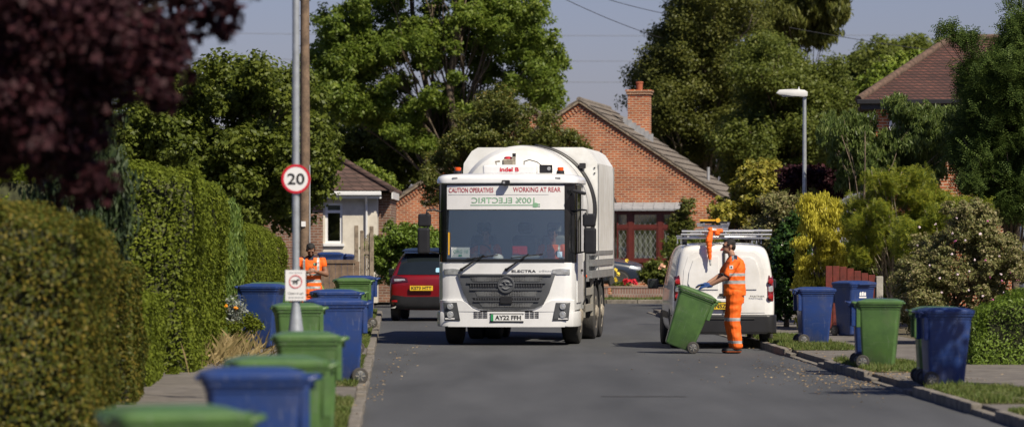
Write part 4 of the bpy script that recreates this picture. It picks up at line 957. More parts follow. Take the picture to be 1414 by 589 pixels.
    # wipers
    for (ax, az, bx2, bz) in ((-.80, 1.34, -.40, 1.60), (.0, 1.34, .40, 1.62)):
        wpr = tubes('wiper', [([(ax, py(ax) - .03, az), (ax + .03, py(ax) - .06, az + .02), (bx2, py(bx2) - .045, bz)], [.028, .02, .011])], M['black'], T, 6)
        tubes('blade', [([(bx2 - .32, py(bx2) - .02, bz - .07), (bx2 + .25, py(bx2) - .02, bz + .0)], .008)], M['black'], wpr, 5); lathe('pivot', [(.03, -.03), (.03, .02)], (ax, py(ax) - .02, az), M['black'], wpr, 'y', 12)
    # lamps at the cab corners
    for s in (1, -1):
        fp('indicator_lamp', [(s * .80, 1.285), (s * .82, 1.345), (s * .95, 1.36), (s * 1.12, 1.35), (s * 1.12, 1.255), (s * .90, 1.255)][::s], .018, .02, M['lampclear'], T)
    # grille
    gr = fp('grille', [(-.87, 1.265), (-.76, .93), (-.66, .73), (-.5, .655), (-.2, .63), (.2, .63), (.5, .655), (.66, .73), (.76, .93), (.87, 1.265)], .045, .06, M['dgrey'], T)
    pf = bpy.data.materials.new('perforated_mesh'); pf.use_nodes = True; tt = pf.node_tree; pp = tt.nodes['Principled BSDF']; vo = tt.nodes.new('ShaderNodeTexVoronoi'); vo.inputs['Scale'].default_value = 34; tc = tt.nodes.new('ShaderNodeTexCoord'); cr = tt.nodes.new('ShaderNodeValToRGB')
    vo.inputs['Randomness'].default_value = .15
    cr.color_ramp.elements[0].color = (.012, .012, .013, 1); cr.color_ramp.elements[1].color = (.12, .125, .13, 1); cr.color_ramp.elements[0].position = .3; cr.color_ramp.elements[1].position = .5
    tt.links.new(tc.outputs['Object'], vo.inputs[0]); tt.links.new(vo.outputs[0], cr.inputs[0]); tt.links.new(cr.outputs[0], pp.inputs['Base Color']); pp.inputs['Roughness'].default_value = .6
    def band(z0, z1, xa, xb, m, nm, o): 
        return fp(nm, [(-xb, z0), (xb, z0), (xa, z1), (-xa, z1)], o, .01, m, gr)
    band(1.135, 1.225, .66, .60, pf, 'mesh_panel', .053); band(.87, .975, .56, .52, pf, 'mesh_panel', .053); band(.68, .77, .50, .42, pf, 'mesh_panel', .053)
    band(1.03, 1.09, .67, .64, M['black'], 'slot', .054); band(.80, .845, .60, .57, M['black'], 'slot', .054)
    for i in range(29):
        x = -.63 + i * .045; boxes('fin', [(x - .006, x + .006, py(x) - .062, py(x) - .052, 1.035, 1.085)], M['dgrey'], gr)
        if abs(x) < .55: boxes('fin', [(x - .006, x + .006, py(x) - .062, py(x) - .052, .803, .842)], M['dgrey'], gr)
    for z, xb in ((1.11, .70), (.99, .64), (.785, .58), (1.245, .80)): 
        wall('bar', -xb, xb, z - .012, z + .012, .068, .02, M['dgrey'], gr)
    em = lathe('emblem', [(.150, .02), (.155, -.01), (.145, -.022), (.125, -.022), (.12, -.008), (.01, -.008)], (0, -.06, 1.075), M['dgrey'], gr, 'y', 32)
    tubes('emblem_mark', [([(.05, -.085, 1.13), (-.04, -.085, 1.13), (.012, -.085, 1.077), (-.04, -.085, 1.02), (.05, -.085, 1.02)], .008), ([(-.115, -.085, 1.075), (-.06, -.085, 1.075)], .007), ([(.06, -.085, 1.075), (.115, -.085, 1.075)], .007),
        ([(.075 * math.cos(a), -.084, 1.075 + .075 * math.sin(a)) for a in np.linspace(.6, 2.5, 8)], .006), ([(.075 * math.cos(a), -.084, 1.075 + .075 * math.sin(a)) for a in np.linspace(3.8, 5.7, 8)], .006)], M['lead'], em, 6)
    boxes('radar_block', [(-.11, .11, -.085, -.05, .74, .86)], M['black'], gr, bev=.01)
    text('lettering', 'ELECTRA', .31, 1.315, .43, .045, M['ink'], cab, -.006, py, bold=.02); text('lettering', 'eStar', .70, 1.32, .24, .034, M['lead'], cab, -.006, py)
    # bumper
    bp = bmesh.new(); aprism(bp, plan(.04, .95), .33, .60, 'z', bev=.03); bum = bmobj('bumper', bp, M['white'], T, smooth=True, angle=30)
    for s in (1, -1): fp('bumper_wing', [(s * 1.20, .60), (s * 1.20, .80), (s * .80, .80), (s * .70, .75), (s * .60, .655), (s * .45, .60)][::s], .05, .1, M['white'], bum)
    for s in (1, -1):
        hl = fp('headlight', [(s * .82, .445), (s * 1.10, .445), (s * 1.13, .76), (s * .88, .76), (s * .86, .66)][::s], .062, .02, M['dgrey'], T)
        for z, r in ((.69, .048), (.545, .052)):
            lathe('lens', [(r + .008, -.0), (r + .008, -.022), (r, -.028), (r * .7, -.026), (.003, -.036)], (s * 1.0, py(1.0, .06), z), M['lampclear'], hl, 'y', 20)
        boxes('running_lamp', [tuple(sorted((s * .92, s * 1.09))) + (py(1.0) - .075, py(1.0) - .066, .465, .485)], M['upvc'], hl)
        bm = bmesh.new()
        for r in range(4):
            for c in range(3): x = s * (.37 + c * .085); abox(bm, x - .037, x + .037, py(x) - .046, py(x) - .038, .485 + r * .034, .485 + r * .034 + .022)
        bmobj('vent', bm, M['black'], bum)
    pl = boxes('number_plate', [(-.27, .29, -.062, -.05, .40, .52)], M['plate_w'], T); pl.location = (0, 0, .035)
    boxes('plate_band', [(-.268, -.225, -.066, -.0625, .402, .518)], M['sgreen'], pl); text('lettering', 'AY22 FFH', .035, .46, .46, .080, M['ink'], pl, -.065, bold=.03)
    boxes('plate_surround', [(-.29, .31, -.05, -.04, .375, .40), (-.29, .31, -.05, -.04, .52, .535)], M['black'], pl)
    # roof equipment
    ac = boxes('air_conditioner', [(-.46, .50, .35, 1.15, 3.03, 3.20)], M['white'], T, bev=.05, seg=3); boxes('mount', [(-.42, .46, .34, 1.1, 3.0, 3.03)], M['galv'], ac)
    text('lettering', 'indel B', 0.02, 3.115, .34, .075, M['signred'], ac, .344, bold=.03)
    for x in (-.90, .93):
        b = lathe('beacon', [(.075, 3.02), (.07, 3.09), (.055, 3.095)], (x, .35, 0), M['black'], T, 'z', 20); lathe('lens', [(.055, 3.095), (.057, 3.145), (.045, 3.155)], (x, .35, 0), M['amber'], b, 'z', 20)
        boxes('marker_lamp', [(x - .06, x + .03, py(.9) - .05, py(.9) - .03, 2.945, 2.975)], M['lead'], T)
    cmr = boxes('camera', [(-.07, .07, -.14, -.03, 2.835, 2.92)], M['black'], T, bev=.012); boxes('lens', [(-.05, -.01, -.145, -.14, 2.86, 2.9)], M['lead'], cmr)
    fl = boxes('work_lamp', [(.55, .78, .42, .5, 3.05, 3.20)], M['black'], T, bev=.01); lathe('lens', [(.035, -.01), (.03, -.02), (.005, -.02)], (.72, .425, 3.13), M['lampclear'], fl, 'y', 16)
    tubes('cable', [([(.26, .6, 3.18), (.26, .6, 3.26), (.36, .55, 3.29), (.5, .5, 3.25), (.62, .46, 3.16)], .010)], M['black'], T, 6)
    pmpb = bmesh.new()
    abox(pmpb, -.2, .02, 1.25, 1.5, 3.05, 3.32, bev=.03); atube(pmpb, [(-.24, 1.3, 3.28), (-.32, 1.3, 3.27), (-.3, 1.3, 3.2), (-.2, 1.3, 3.2)], .018, 6); abox(pmpb, -.02, .04, 1.28, 1.34, 3.2, 3.36)
    pmp = bmobj('hydraulic_valve', pmpb, M['dust'], T); lathe('cap', [(.075, 3.32), (.07, 3.355), (.03, 3.365)], (-.1, 1.38, 0), M['signred'], pmp, 'z', 16); boxes('breather', [(-.015, .045, 1.28, 1.34, 3.361, 3.42)], M['black'], pmp)
    # mirrors
    for s in (1, -1):
        x0 = 1.35; y0 = .1
        mm = boxes('mirror', [tuple(sorted((s * 1.37, s * 1.59))) + (y0 - .08, y0 + .03, 1.62, 2.08)], M['black'], T, bev=.045, seg=3)
        boxes('upper_mirror', [tuple(sorted((s * 1.35, s * 1.58))) + (y0 - .07, y0 + .03, 2.10, 2.33)], M['black'], mm, bev=.04, seg=3)
        tubes('mirror_arm', [([(s * 1.17, .2, 2.36), (s * 1.30, .10, 2.40), (s * 1.42, .06, 2.39), (s * 1.43, .04, 2.3)], .017), ([(s * 1.40, .05, 1.7), (s * 1.40, .06, 2.35)], .015), ([(s * 1.20, .25, 1.62), (s * 1.38, .08, 1.66)], .014)], M['black'], mm)
    mk = boxes('kerb_mirror', [(1.16, 1.40, -.12, .12, 2.74, 2.80)], M['black'], T, bev=.03, seg=3); mk.rotation_euler = (0, R(14), 0); mk.location = (-.62, 0, .33)
    # chassis and wheels
    boxes('chassis', [(-.42, -.32, 1.0, 8.9, .62, .88), (.32, .42, 1.0, 8.9, .62, .88), (-1.0, 1.0, .35, .95, .36, .62), (-.9, .9, 1.9, 2.6, .55, .95), (-1.0, 1.0, 1.3, 1.6, .42, .58), (-.8, .8, 5, 5.4, .42, .6), (-.8, .8, 6.4, 6.8, .42, .6)], M['dark'], T, bev=.01)
    each('wheel_arch', [(-1.2, -.8, .95, 2.05, 1.0, 1.06), (.8, 1.2, .95, 2.05, 1.0, 1.06), (-1.19, -.8, 1.98, 2.04, .5, 1.0), (.8, 1.19, 1.98, 2.04, .5, 1.0)], M['dark'], T)
    for yy, dual in ((1.45, 0), (5.2, 1), (6.6, 1)):
        for s in (1, -1):
            xo = s * 1.21
            for xi in ([xo] if not dual else [xo, xo - s * .34]):
                q = sorted((xi, xi - s * .30)); c = (q[0] + q[1]) / 2
                w = lathe('wheel', [(.30, -.14), (.44, -.15), (.49, -.13), (.505, -.11), (.505, .11), (.49, .13), (.44, .15), (.30, .14)], (c, yy, .505), M['rubber'], T, 'x', 36)
                if xi == xo:
                    if s > 0: pr = [(.30, .10), (.305, .145), (.27, .14), (.25, .06), (.15, .05), (.13, .16), (.08, .19), (.01, .19)]
                    else: pr = [(a, -b) for a, b in [(.30, .10), (.305, .145), (.27, .14), (.25, .06), (.15, .05), (.13, .16), (.08, .19), (.01, .19)]]
                    if dual: pr = [(a, b) for a, b in pr]
                    r = lathe('rim', pr, (c, yy, .505), M['dust'], w, 'x', 28)
                    for k in range(10): a = 2 * math.pi * k / 10; bm = bmesh.new(); alathe(bm, [(.018, s * .05), (.018, s * .10), (.01, s * .11)], (c, yy + .2 * math.cos(a), .505 + .2 * math.sin(a)), 'x', 8); bmobj('wheel_nut', bm, M['rail'], w)
    for s in (1, -1):
        q = lambda a, b: tuple(sorted((s * a, s * b)))
        sg = boxes('side_guard', [q(1.16, 1.21) + (2.4, 4.5, .55, .68), q(1.16, 1.21) + (2.4, 4.5, .85, .98), q(1.16, 1.21) + (2.4, 2.5, .45, 1.2), q(1.16, 1.21) + (4.35, 4.45, .45, 1.2)], M['rail'], T)
        for yy in (5.2, 6.6):
            bm = bmesh.new(); pr = [(yy + .62 * math.cos(a), .52 + .62 * math.sin(a)) for a in np.linspace(.1, math.pi - .1, 12)]; pr += [(yy + .59 * math.cos(a), .52 + .59 * math.sin(a)) for a in np.linspace(math.pi - .1, .1, 12)]
            aprism(bm, pr, s * .58, s * 1.22, 'x'); bmobj('mudguard', bm, M['dark'], T)
        rl = boxes('body_rail', [q(1.225, 1.285) + (3.2, 8.7, 1.16, 1.30), q(1.225, 1.29) + (3.2, 8.7, 1.38, 1.50), q(1.225, 1.28) + (3.2, 8.7, 1.58, 1.66)] + [q(1.16, 1.222) + (3.2 + k * 1.35, 3.3 + k * 1.35, 1.1, 1.7) for k in range(5)], M['galv'], T)
        lathe('side_marker', [(.03, 0), (.03, s * .03)], (s * 1.23, 2.25, 1.2), M['amber'], T, 'x', 10)
    # drum and hopper housing
    cz = 2.42
    dr = lathe('drum', [(.01, 2.15), (.45, 2.17), (.85, 2.27), (1.08, 2.42), (1.16, 2.6), (1.165, 2.66), (1.175, 3.2), (1.185, 4.4), (1.19, 4.9)], (0, 0, cz), M['white_dirty'], T, 'y', 72, angle=25)
    bm = bmesh.new()
    for yy in (3.5,):
        atube(bm, [(1.186 * math.cos(a), yy, cz + 1.186 * math.sin(a)) for a in np.linspace(0, 2 * math.pi, 60)], .008, 5, False)
    bmobj('drum_hoop', bm, M['lead'], dr)
    boxes('drum_cradle', [(-.9, .9, 2.3, 2.5, .9, 1.9), (-1.0, 1.0, 4.3, 4.6, .9, 1.7)], M['dark'], T)
    hp = [(-1.27, 1.12), (1.27, 1.12), (1.27, 3.28), (1.06, 3.60), (-1.06, 3.60), (-1.27, 3.28)]
    hb = bmesh.new(); outer = []
    # front plate with a round hole for the drum
    n = 72; A = np.linspace(0, 2 * math.pi, n, endpoint=False); rin = 1.215
    def onpoly(a):
        d = Vector((math.cos(a), math.sin(a))); best = 9
        for i in range(6):
            p, q_ = Vector(hp[i]) - Vector((0, cz)), Vector(hp[(i + 1) % 6]) - Vector((0, cz)); e = q_ - p; den = d.x * e.y - d.y * e.x
            if abs(den) > 1e-9:
                tt_ = (p.x * e.y - p.y * e.x) / den; uu = (p.x * d.y - p.y * d.x) / den
                if tt_ > 0 and -1e-6 <= uu <= 1 + 1e-6: best = min(best, tt_)
        return best
    ro = [max(onpoly(a), 1.19) for a in A]
    def clampz(r, a): return (r * math.cos(a), min(cz + r * math.sin(a), 3.597))
    I = [hb.verts.new((clampz(min(rin, ro[k] - .004), A[k])[0], 4.72, clampz(min(rin, ro[k] - .004), A[k])[1])) for k in range(n)]
    O = [hb.verts.new((clampz(ro[k], A[k])[0], 4.72, clampz(ro[k], A[k])[1])) for k in range(n)]
    J = [hb.verts.new((v.co.x, 5.0, v.co.z)) for v in I]; Bk = [hb.verts.new((v.co.x, 8.9, v.co.z)) for v in O]
    for k in range(n):
        j = (k + 1) % n
        for f in ((I[k], O[k], O[j], I[j]), (J[k], I[k], I[j], J[j]), (O[k], Bk[k], Bk[j], O[j])): hb.faces.new(f)
    hb.faces.new(Bk)
    hs = bmobj('hopper_housing', hb, M['white_dirty'], T, smooth=True, angle=25)
    bm = bmesh.new(); atube(bm, [(1.205 * math.cos(a), 4.69, cz + 1.185 * math.sin(a)) for a in np.linspace(-1.3, 1.5, 50)], .055, 8); bmobj('drum_seal', bm, M['black'], hs, smooth=True)
    boxes('hopper_edge', [(1.272, 1.288, 4.72, 4.80, 1.12, 3.27), (1.272, 1.288, 8.80, 8.9, 1.12, 3.27)], M['galv'], hs)
    boxes('work_lamp', [(.93, 1.05, 4.60, 4.70, 3.20, 3.30)], M['black'], hs, bev=.01)
    each('housing_bolt', [(1.2, 1.225, 4.70, 4.72, z, z + .025) for z in (1.3, 1.8, 3.1, 3.2)], M['dark'], hs)
    bpy.context.view_layer.update()
    return T
TR = truck()
mw = TR.matrix_world.copy()
seated(-.50, .98, 1.26, 'driver in an orange hi-vis top behind the truck windscreen', mw, .04).rotation_euler = (0, 0, R(-5.4))
seated(.74, 1.0, 1.26, 'crew member in orange sitting at the passenger side of the truck cab', mw).rotation_euler = (0, 0, R(-5.4))
rb = boxes('box', [(-.13, .13, 0, .22, 0, .15), (-.12, .0, -.02, 0, .02, .12)], M['redbox'], None, bev=.01); rb.matrix_world = mw @ Matrix.Translation((.20, .30, 1.605)); tag(rb, 'bright red box resting on the truck dashboard behind the windscreen', 'box')
cl = lathe('cap', [(.10, 0), (.10, .02), (.075, .06), (.03, .08)], (0, 0, 0), M['signwhite'], None, 'z', 16); cl.matrix_world = mw @ Matrix.Translation((-.2, .5, 1.535)); tag(cl, 'pale grey cap lying on the truck dashboard beside the red box', 'cap')

# ================================================================ cars and vans
def loftcar(name, st, m, parent, sub=2):
    """st: list of (y, half profile [(x,z)...] bottom to top centre)"""
    bm = bmesh.new(); rows = []
    for y, hp in st:
        full = [(-x, z) for x, z in hp[::-1] if x > 0] ; row = [bm.verts.new((x, y, z)) for x, z in hp] + [bm.verts.new((x, y, z)) for x, z in full]
        rows.append(row)
    n = len(rows[0])
    for a, b in zip(rows, rows[1:]):
        for i in range(n): bm.faces.new((a[i], a[(i + 1) % n], b[(i + 1) % n], b[i]))
    bm.faces.new(rows[0][::-1]); bm.faces.new(rows[-1]); bmesh.ops.recalc_face_normals(bm, faces=bm.faces[:])
    me = bpy.data.meshes.new(name); bm.to_mesh(me); bm.free(); o = bpy.data.objects.new('tmp', me); S.collection.objects.link(o)
    q = o.modifiers.new('s', 'SUBSURF'); q.levels = sub; q.render_levels = sub
    me2 = bpy.data.meshes.new_from_object(o.evaluated_get(bpy.context.evaluated_depsgraph_get())); bpy.data.objects.remove(o); me2.name = name
    me2.polygons.foreach_set('use_smooth', [True] * len(me2.polygons)); ob = link(name, me2, m, parent)
    ob['_'] = 1; del ob['_']; return ob
class Skin:
    def __init__(s, o): me = o.data; s.b = BVHTree.FromPolygons([v.co[:] for v in me.vertices], [p.vertices[:] for p in me.polygons])
    def hit(s, o, d): h = s.b.ray_cast(Vector(o), Vector(d)); return h[0], h[1]
    def panel(s, name, pts, m, parent, off=.006, axis='rear', th=.012, rings=6, dens=.06):
        """panel shaped by an outline, hugging the bodywork. rear: pts (x,z) cast along +y; left/right: pts (y,z)"""
        k = len(pts); P = []
        for i in range(k):
            a, b = pts[i], pts[(i + 1) % k]; q = max(1, int(math.dist(a, b) / dens)); P += [(a[0] + (b[0] - a[0]) * j / q, a[1] + (b[1] - a[1]) * j / q) for j in range(q)]
        c = (sum(p[0] for p in P) / len(P), sum(p[1] for p in P) / len(P)); bm = bmesh.new(); R_ = []; last = None
        def cast(u, w):
            nonlocal last
            if axis == 'rear': o, d = (u, -5, w), (0, 1, 0)
            elif axis == 'front': o, d = (u, 9, w), (0, -1, 0)
            elif axis == 'right': o, d = (5, u, w), (-1, 0, 0)
            else: o, d = (-5, u, w), (1, 0, 0)
            h, nn = s.hit(o, d)
            if h is None: h, nn = (last or (Vector(o) + Vector(d) * 5, -Vector(d))); h = Vector((u, h.y, w)) if axis in ('rear', 'front') else Vector((h.x, u, w))
            if nn.dot(Vector(d)) > 0: nn = -nn
            last = (h, nn); return h, nn
        for f in [1] + [1 - .9 * i / rings for i in range(rings + 1)][1:]:
            R_.append([(lambda a: (bm.verts.new(a[0] + a[1] * off)))(cast(c[0] + (p[0] - c[0]) * f, c[1] + (p[1] - c[1]) * f)) for p in P])
        bk = [bm.verts.new((lambda a: a[0] - a[1] * th)(cast(*p))) for p in P]; n = len(P)
        for a, b in zip([bk] + R_, R_):
            for i in range(n): bm.faces.new((a[i], a[(i + 1) % n], b[(i + 1) % n], b[i]))
        bm.faces.new(R_[-1]); return bmobj(name, bm, m, parent, smooth=True, angle=40)
def rrect(x0, x1, z0, z1, r, n=4):
    p = []
    for cx_, cz_, a0 in ((x1 - r, z1 - r, 0), (x0 + r, z1 - r, 90), (x0 + r, z0 + r, 180), (x1 - r, z0 + r, 270)):
        for k in range(n): a = R(a0 + 90 * k / (n - 1)); p.append((cx_ + r * math.cos(a), cz_ + r * math.sin(a)))
    return p
def prof(zb, w, zw, wt, zr, wr=None):
    """half section: sill, waist, tumblehome, roof"""
    wr = wr or wt * .93
    return [(0, zb), (w * .8, zb), (w * .97, zb + .08), (w, zb + (zw - zb) * .5), (w * .99, zw), (w * .5 + wt * .5, zw + (zr - zw) * .5), (wt, zr - .07), (wr * .86, zr - .012), (wr * .45, zr), (0, zr + .008)]
def carwheels(par, ys, hw, r, w=.2, rim='alu'):
    for yy in ys:
        for s in (1, -1):
            c = s * (hw - w / 2); wh = lathe('wheel', [(r * .62, -w * .45), (r * .9, -w * .5), (r, -w * .36), (r, w * .36), (r * .9, w * .5), (r * .62, w * .45)], (c, yy, r), M['rubber'], par, 'x', 32)
            lathe('rim', [(r * .63, s * w * .44), (r * .6, s * w * .38), (r * .2, s * w * .25), (.05, s * w * .42), (.01, s * w * .42)], (c, yy, r), M[rim], wh, 'x', 24)
def archs(sk, par, ys, r, zb):
    for yy in ys:
        for ax in ('left', 'right'):
            p = [(yy + (r + .05) * math.cos(a), max(r + (r + .05) * math.sin(a), zb + .02)) for a in np.linspace(-.5, math.pi + .5, 18)]
            sk.panel('wheel_arch', p, M['dark'], par, off=.004, axis=ax)
def side_mirror(par, x, y, z, s, m):
    a = boxes('mirror', [tuple(sorted((x + s * .05, x + s * .25))) + (y, y + .12, z, z + .17)], m, par, bev=.04, seg=3); boxes('mirror_glass', [tuple(sorted((x + s * .08, x + s * .23))) + (y - .006, y - .001, z + .025, z + .145)], M['darkglass'], a)
    boxes('mirror_stalk', [tuple(sorted((x - s * .03, x + s * .07))) + (y + .03, y + .09, z + .02, z + .07)], M['black'], a)
# ---- white van, rear towards us
VX = X(1000, 73.3)
VAN = empty('white_van', 'white panel van with ladders on the roof parked at the right kerb', 'van', (VX, 73.3, 0), R(1.3))
st = [(0.02, prof(.30, .70, .95, .60, 1.66, .56)), (.0 + .05, prof(.26, .86, 1.0, .73, 1.76, .68)), (.20, prof(.24, .895, 1.02, .765, 1.805, .70)), (1.2, prof(.22, .905, 1.02, .775, 1.83, .71)), (2.6, prof(.22, .90, 1.0, .75, 1.80, .68)), (3.0, prof(.22, .895, 1.0, .70, 1.66, .62)), (3.55, prof(.22, .87, .98, .6, 1.15, .55)), (4.2, prof(.25, .80, .82, .55, .92, .5)), (4.4, prof(.30, .66, .68, .5, .78, .45))]
vb = loftcar('body', st, M['white2'], VAN); vs_ = Skin(vb)
carwheels(VAN, (.82, 3.55), .885, .315); archs(vs_, VAN, (.82, 3.55), .315, .24)
# bumper, doors, lamps
bq = [(.908, .42)] + [(.728 + .18 * math.cos(a), .12 - .18 * math.sin(a)) for a in np.linspace(0, math.pi / 2, 9)]; bq = bq + [(-a, b) for a, b in bq[::-1]]
bpp = prism('bumper', bq, .26, .585, M['black'], VAN, 'z', bev=.045, seg=3, smooth=True)
boxes('bumper_step', [(-.52, .52, -.075, .05, .50, .53)], M['dark'], bpp, bev=.008)
for s in (1, -1):
    q = [(s * .03, .62), (s * .70, .62), (s * .715, 1.0), (s * .69, 1.35), (s * .62, 1.58), (s * .5, 1.66), (s * .03, 1.68)]
    dd = vs_.panel('rear_door', q if s > 0 else q[::-1], M['white2'], VAN, off=.008, dens=.05)
    q = [(s * .10, 1.02), (s * .56, 1.02), (s * .62, 1.12), (s * .60, 1.32), (s * .53, 1.52), (s * .44, 1.57), (s * .10, 1.58)]
    vs_.panel('door_panel', q if s > 0 else q[::-1], M['white2'], dd, off=.026, th=.002, dens=.05)
    q = [(s * .755, .82), (s * .84, .82), (s * .845, 1.0), (s * .835, 1.24), (s * .765, 1.26), (s * .745, 1.1)]
    tl = vs_.panel('tail_light', q if s > 0 else q[::-1], pm('smoked_red_lens', (.16, .012, .014), .15, coat=1), VAN, off=.016, dens=.04)
    for z in (.90, 1.16): lathe('reflector', [(.045, .0), (.043, -.012), (.005, -.016)], (s * .80, -.0, z), pm('bright_red_lens', (.36, .012, .014), .2, coat=1), tl, 'y', 16).location.y = .035 if False else 0
    vs_.panel('reverse_lamp', rrect(min(s * .76, s * .83), max(s * .76, s * .83), .98, 1.08, .012), M['lampclear'], tl, off=.02, dens=.04)
    side_mirror(VAN, s * .90, 3.0, 1.0, s, M['black'])
bpy.context.view_layer.update()
boxes('door_gap', [(-.014, .014, -.012, .03, .62, 1.68)], M['dark'], VAN)
text('lettering', 'PARTNER', .57, .90, .25, .030, M['ink'], VAN, -.012, bold=.02)
vs_.panel('badge', rrect(.46, .58, .925, .955, .01), M['ink'], VAN, off=.012) if False else None
pl = boxes('number_plate', [(-.46, .06, -.035, -.012, .68, .79)], M['plate_y'], VAN); text('lettering', 'AY65 NSZ', -.20, .735, .47, .075, M['ink'], pl, -.038, bold=.03)
boxes('plate_lamp_bar', [(-.48, .10, -.04, .03, .80, .86)], M['white2'], VAN, bev=.01)
boxes('door_handle', [(-.09, .10, -.04, .0, .90, .95)], M['black'], VAN, bev=.01)
boxes('brake_lamp', [(-.06, .06, .02, .08, 1.69, 1.715)], M['lampred'], VAN, bev=.006)
vs_.panel('side_window', [(2.1, 1.1), (2.75, 1.1), (2.75, 1.45), (2.5, 1.6), (2.1, 1.62)], M['darkglass'], VAN, axis='left'); vs_.panel('side_window', [(2.1, 1.1), (2.75, 1.1), (2.75, 1.45), (2.5, 1.6), (2.1, 1.62)], M['darkglass'], VAN, axis='right')
vs_.panel('side_moulding', [(1.2, .5), (3.1, .5), (3.1, .62), (1.2, .62)], M['black'], VAN, axis='left'); vs_.panel('side_moulding', [(1.2, .5), (3.1, .5), (3.1, .62), (1.2, .62)], M['black'], VAN, axis='right')
# roof bars (part of the van); ladders and rolls (things)
rk = tubes('roof_rack', [([(-.66, y, 1.80), (-.66, y, 1.92), (.66, y, 1.92), (.66, y, 1.80)], .016) for y in (.35, 1.3, 2.3)] + [([(s * .66, .2, 1.93), (s * .66, 2.5, 1.93)], .016) for s in (-1, 1)], M['alu'], VAN)
each('rack_clamp', [(-.70, -.62, .30, .42, 1.78, 2.05), (.62, .66, .28, .4, 1.82, 2.08), (.38, .60, .26, .36, 1.86, 1.92)], M['black'], rk)
boxes('rear_roller', [(-.80, .80, .18, .24, 1.885, 1.915), ], M['alu'], rk)
vw = Matrix.Translation((VX, 73.3, 0)) @ Matrix.Rotation(R(1.3), 4, 'Z')
def rack_thing(o, label, cat, loc, rot=(0, 0, 0)): o.location = vw @ Vector(loc); o.rotation_euler = (rot[0], rot[1], rot[2] + R(1.3)); return tag(o, label, cat)
def ladder(L, wd):
    bm = bmesh.new(); abox(bm, -wd / 2, -wd / 2 + .03, 0, L, 0, .06, bev=.004); abox(bm, wd / 2 - .03, wd / 2, 0, L, 0, .06, bev=.004)
    la = bmobj('ladder', bm, M['alu'], None)
    bm = bmesh.new(); k = int(L / .27)
    for i in range(k): atube(bm, [(-wd / 2 + .02, .12 + i * .27, .03), (wd / 2 - .02, .12 + i * .27, .03)], .015, 6)
    bmobj('rungs', bm, M['alu'], la); return la
rack_thing(ladder(2.6, .46), 'aluminium ladder lying lowest on the van roof rack', 'ladder', (-.18, .1, 1.945))
rack_thing(ladder(2.4, .38), 'shorter aluminium ladder stacked over another on the van roof', 'ladder', (-.14, .16, 2.0))
for lab, z, x0, x1, y, r in (('long aluminium tube laid across the rear of the van roof rack', 1.985, -.72, .52, .12, .019), ('lowest grey tube laid across the van roof rack, reaching its right edge', 1.93, -.74, .82, .05, .017), ('thick grey tube on the right side of the van roof rack', 1.995, .10, .84, .22, .022)):
    o = tubes('tube', [([(x0, 0, 0), (x1, 0, 0)], r)], M['alu'], None); tag(o, lab, 'tube'); o.location = vw @ Vector((0, y, z + .03)); o.rotation_euler = (0, 0, R(1.3))
tb = boxes('stepladder', [(-.22, .20, 0, .05, 0, .05), (-.24, .22, .1, 1.5, .06, .09), (-.24, -.20, 0, 1.6, .09, .13), (.18, .22, 0, 1.6, .09, .13)], M['alu'], None, bev=.004)
boxes('hinge_bar', [(-.30, .02, -.03, .03, .15, .185)], M['yellow'], tb, bev=.006); boxes('strap', [(-.28, .24, .05, .12, .115, .15)], M['black'], tb)
lathe('knob', [(.04, -.03), (.04, .03)], (.02, -.02, .17), M['yellow'], tb, 'y', 14)
rack_thing(tb, 'folded stepladder with yellow bar on top of the van roof load', 'stepladder', (-.12, .12, 2.035))
# orange cloth knotted to the rack
bm = bmesh.new(); ellip(bm, (0, 0, 0), (.09, .05, .04)); ellip(bm, (-.06, 0, .02), (.05, .04, .035)); ellip(bm, (.10, 0, -.01), (.06, .045, .045)); ellip(bm, (.06, -.01, -.05), (.05, .04, .05)); capsule(bm, (-.05, -.02, 0), .035, (-.09, -.05, -.18), .06); capsule(bm, (-.09, -.05, -.18), .055, (-.075, -.05, -.42), .038); capsule(bm, (-.075, -.05, -.42), .038, (-.06, -.05, -.60), .012)
cl_ = fused('cloth', bm, [M['orange'], M['silver']], None, .008, 4, .007, 14, lambda c, n: 1 if c.z < -.50 or (c.z > .0 and -.03 < c.x < .04) else 0)
tag(cl_, 'orange hi-vis jacket knotted on the van roof rack', 'jacket'); cl_.location = vw @ Vector((-.18, -.04, 2.03))

# ---- red hatchback, rear towards us, left kerb
CXr = X(590, 97)
RC = empty('red_car', 'red crossover car with a blue sky reflection painted on its roof parked at the left kerb beyond the bins', 'car', (CXr, 97, 0), R(-3))
st = [(.02, prof(.38, .70, .74, .55, .92, .5)), (.06, prof(.30, .84, .80, .66, 1.02, .62)), (.22, prof(.26, .885, .98, .64, 1.14, .6)), (.55, prof(.24, .89, 1.0, .62, 1.50, .56)), (.85, prof(.24, .885, 1.0, .63, 1.60, .58)), (1.6, prof(.24, .88, .98, .66, 1.64, .60)), (2.5, prof(.24, .88, .97, .64, 1.58, .58)), (3.2, prof(.24, .87, .95, .58, 1.08, .52)), (3.95, prof(.28, .82, .80, .52, .92, .48)), (4.2, prof(.34, .68, .66, .48, .74, .44))]
rb_ = loftcar('body', st, M['red'], RC); rs_ = Skin(rb_)
carwheels(RC, (.78, 3.35), .875, .335); archs(rs_, RC, (.78, 3.35), .335, .26)
rs_.panel('rear_window', [(-.70, 1.05), (.70, 1.05), (.60, 1.44), (.52, 1.51), (-.52, 1.51), (-.60, 1.44)], M['darkglass'], RC, off=.012, dens=.05)
tp = [(-.60, 1.52), (-.3, 1.535), (.3, 1.535), (.60, 1.52), (.57, 1.60), (-.57, 1.60)]
prism('roof', [(-.64, 1.585), (-.55, 1.645), (-.3, 1.668), (.3, 1.668), (.55, 1.645), (.64, 1.585)], .62, 2.6, M['roofsky'], RC, bev=.02)
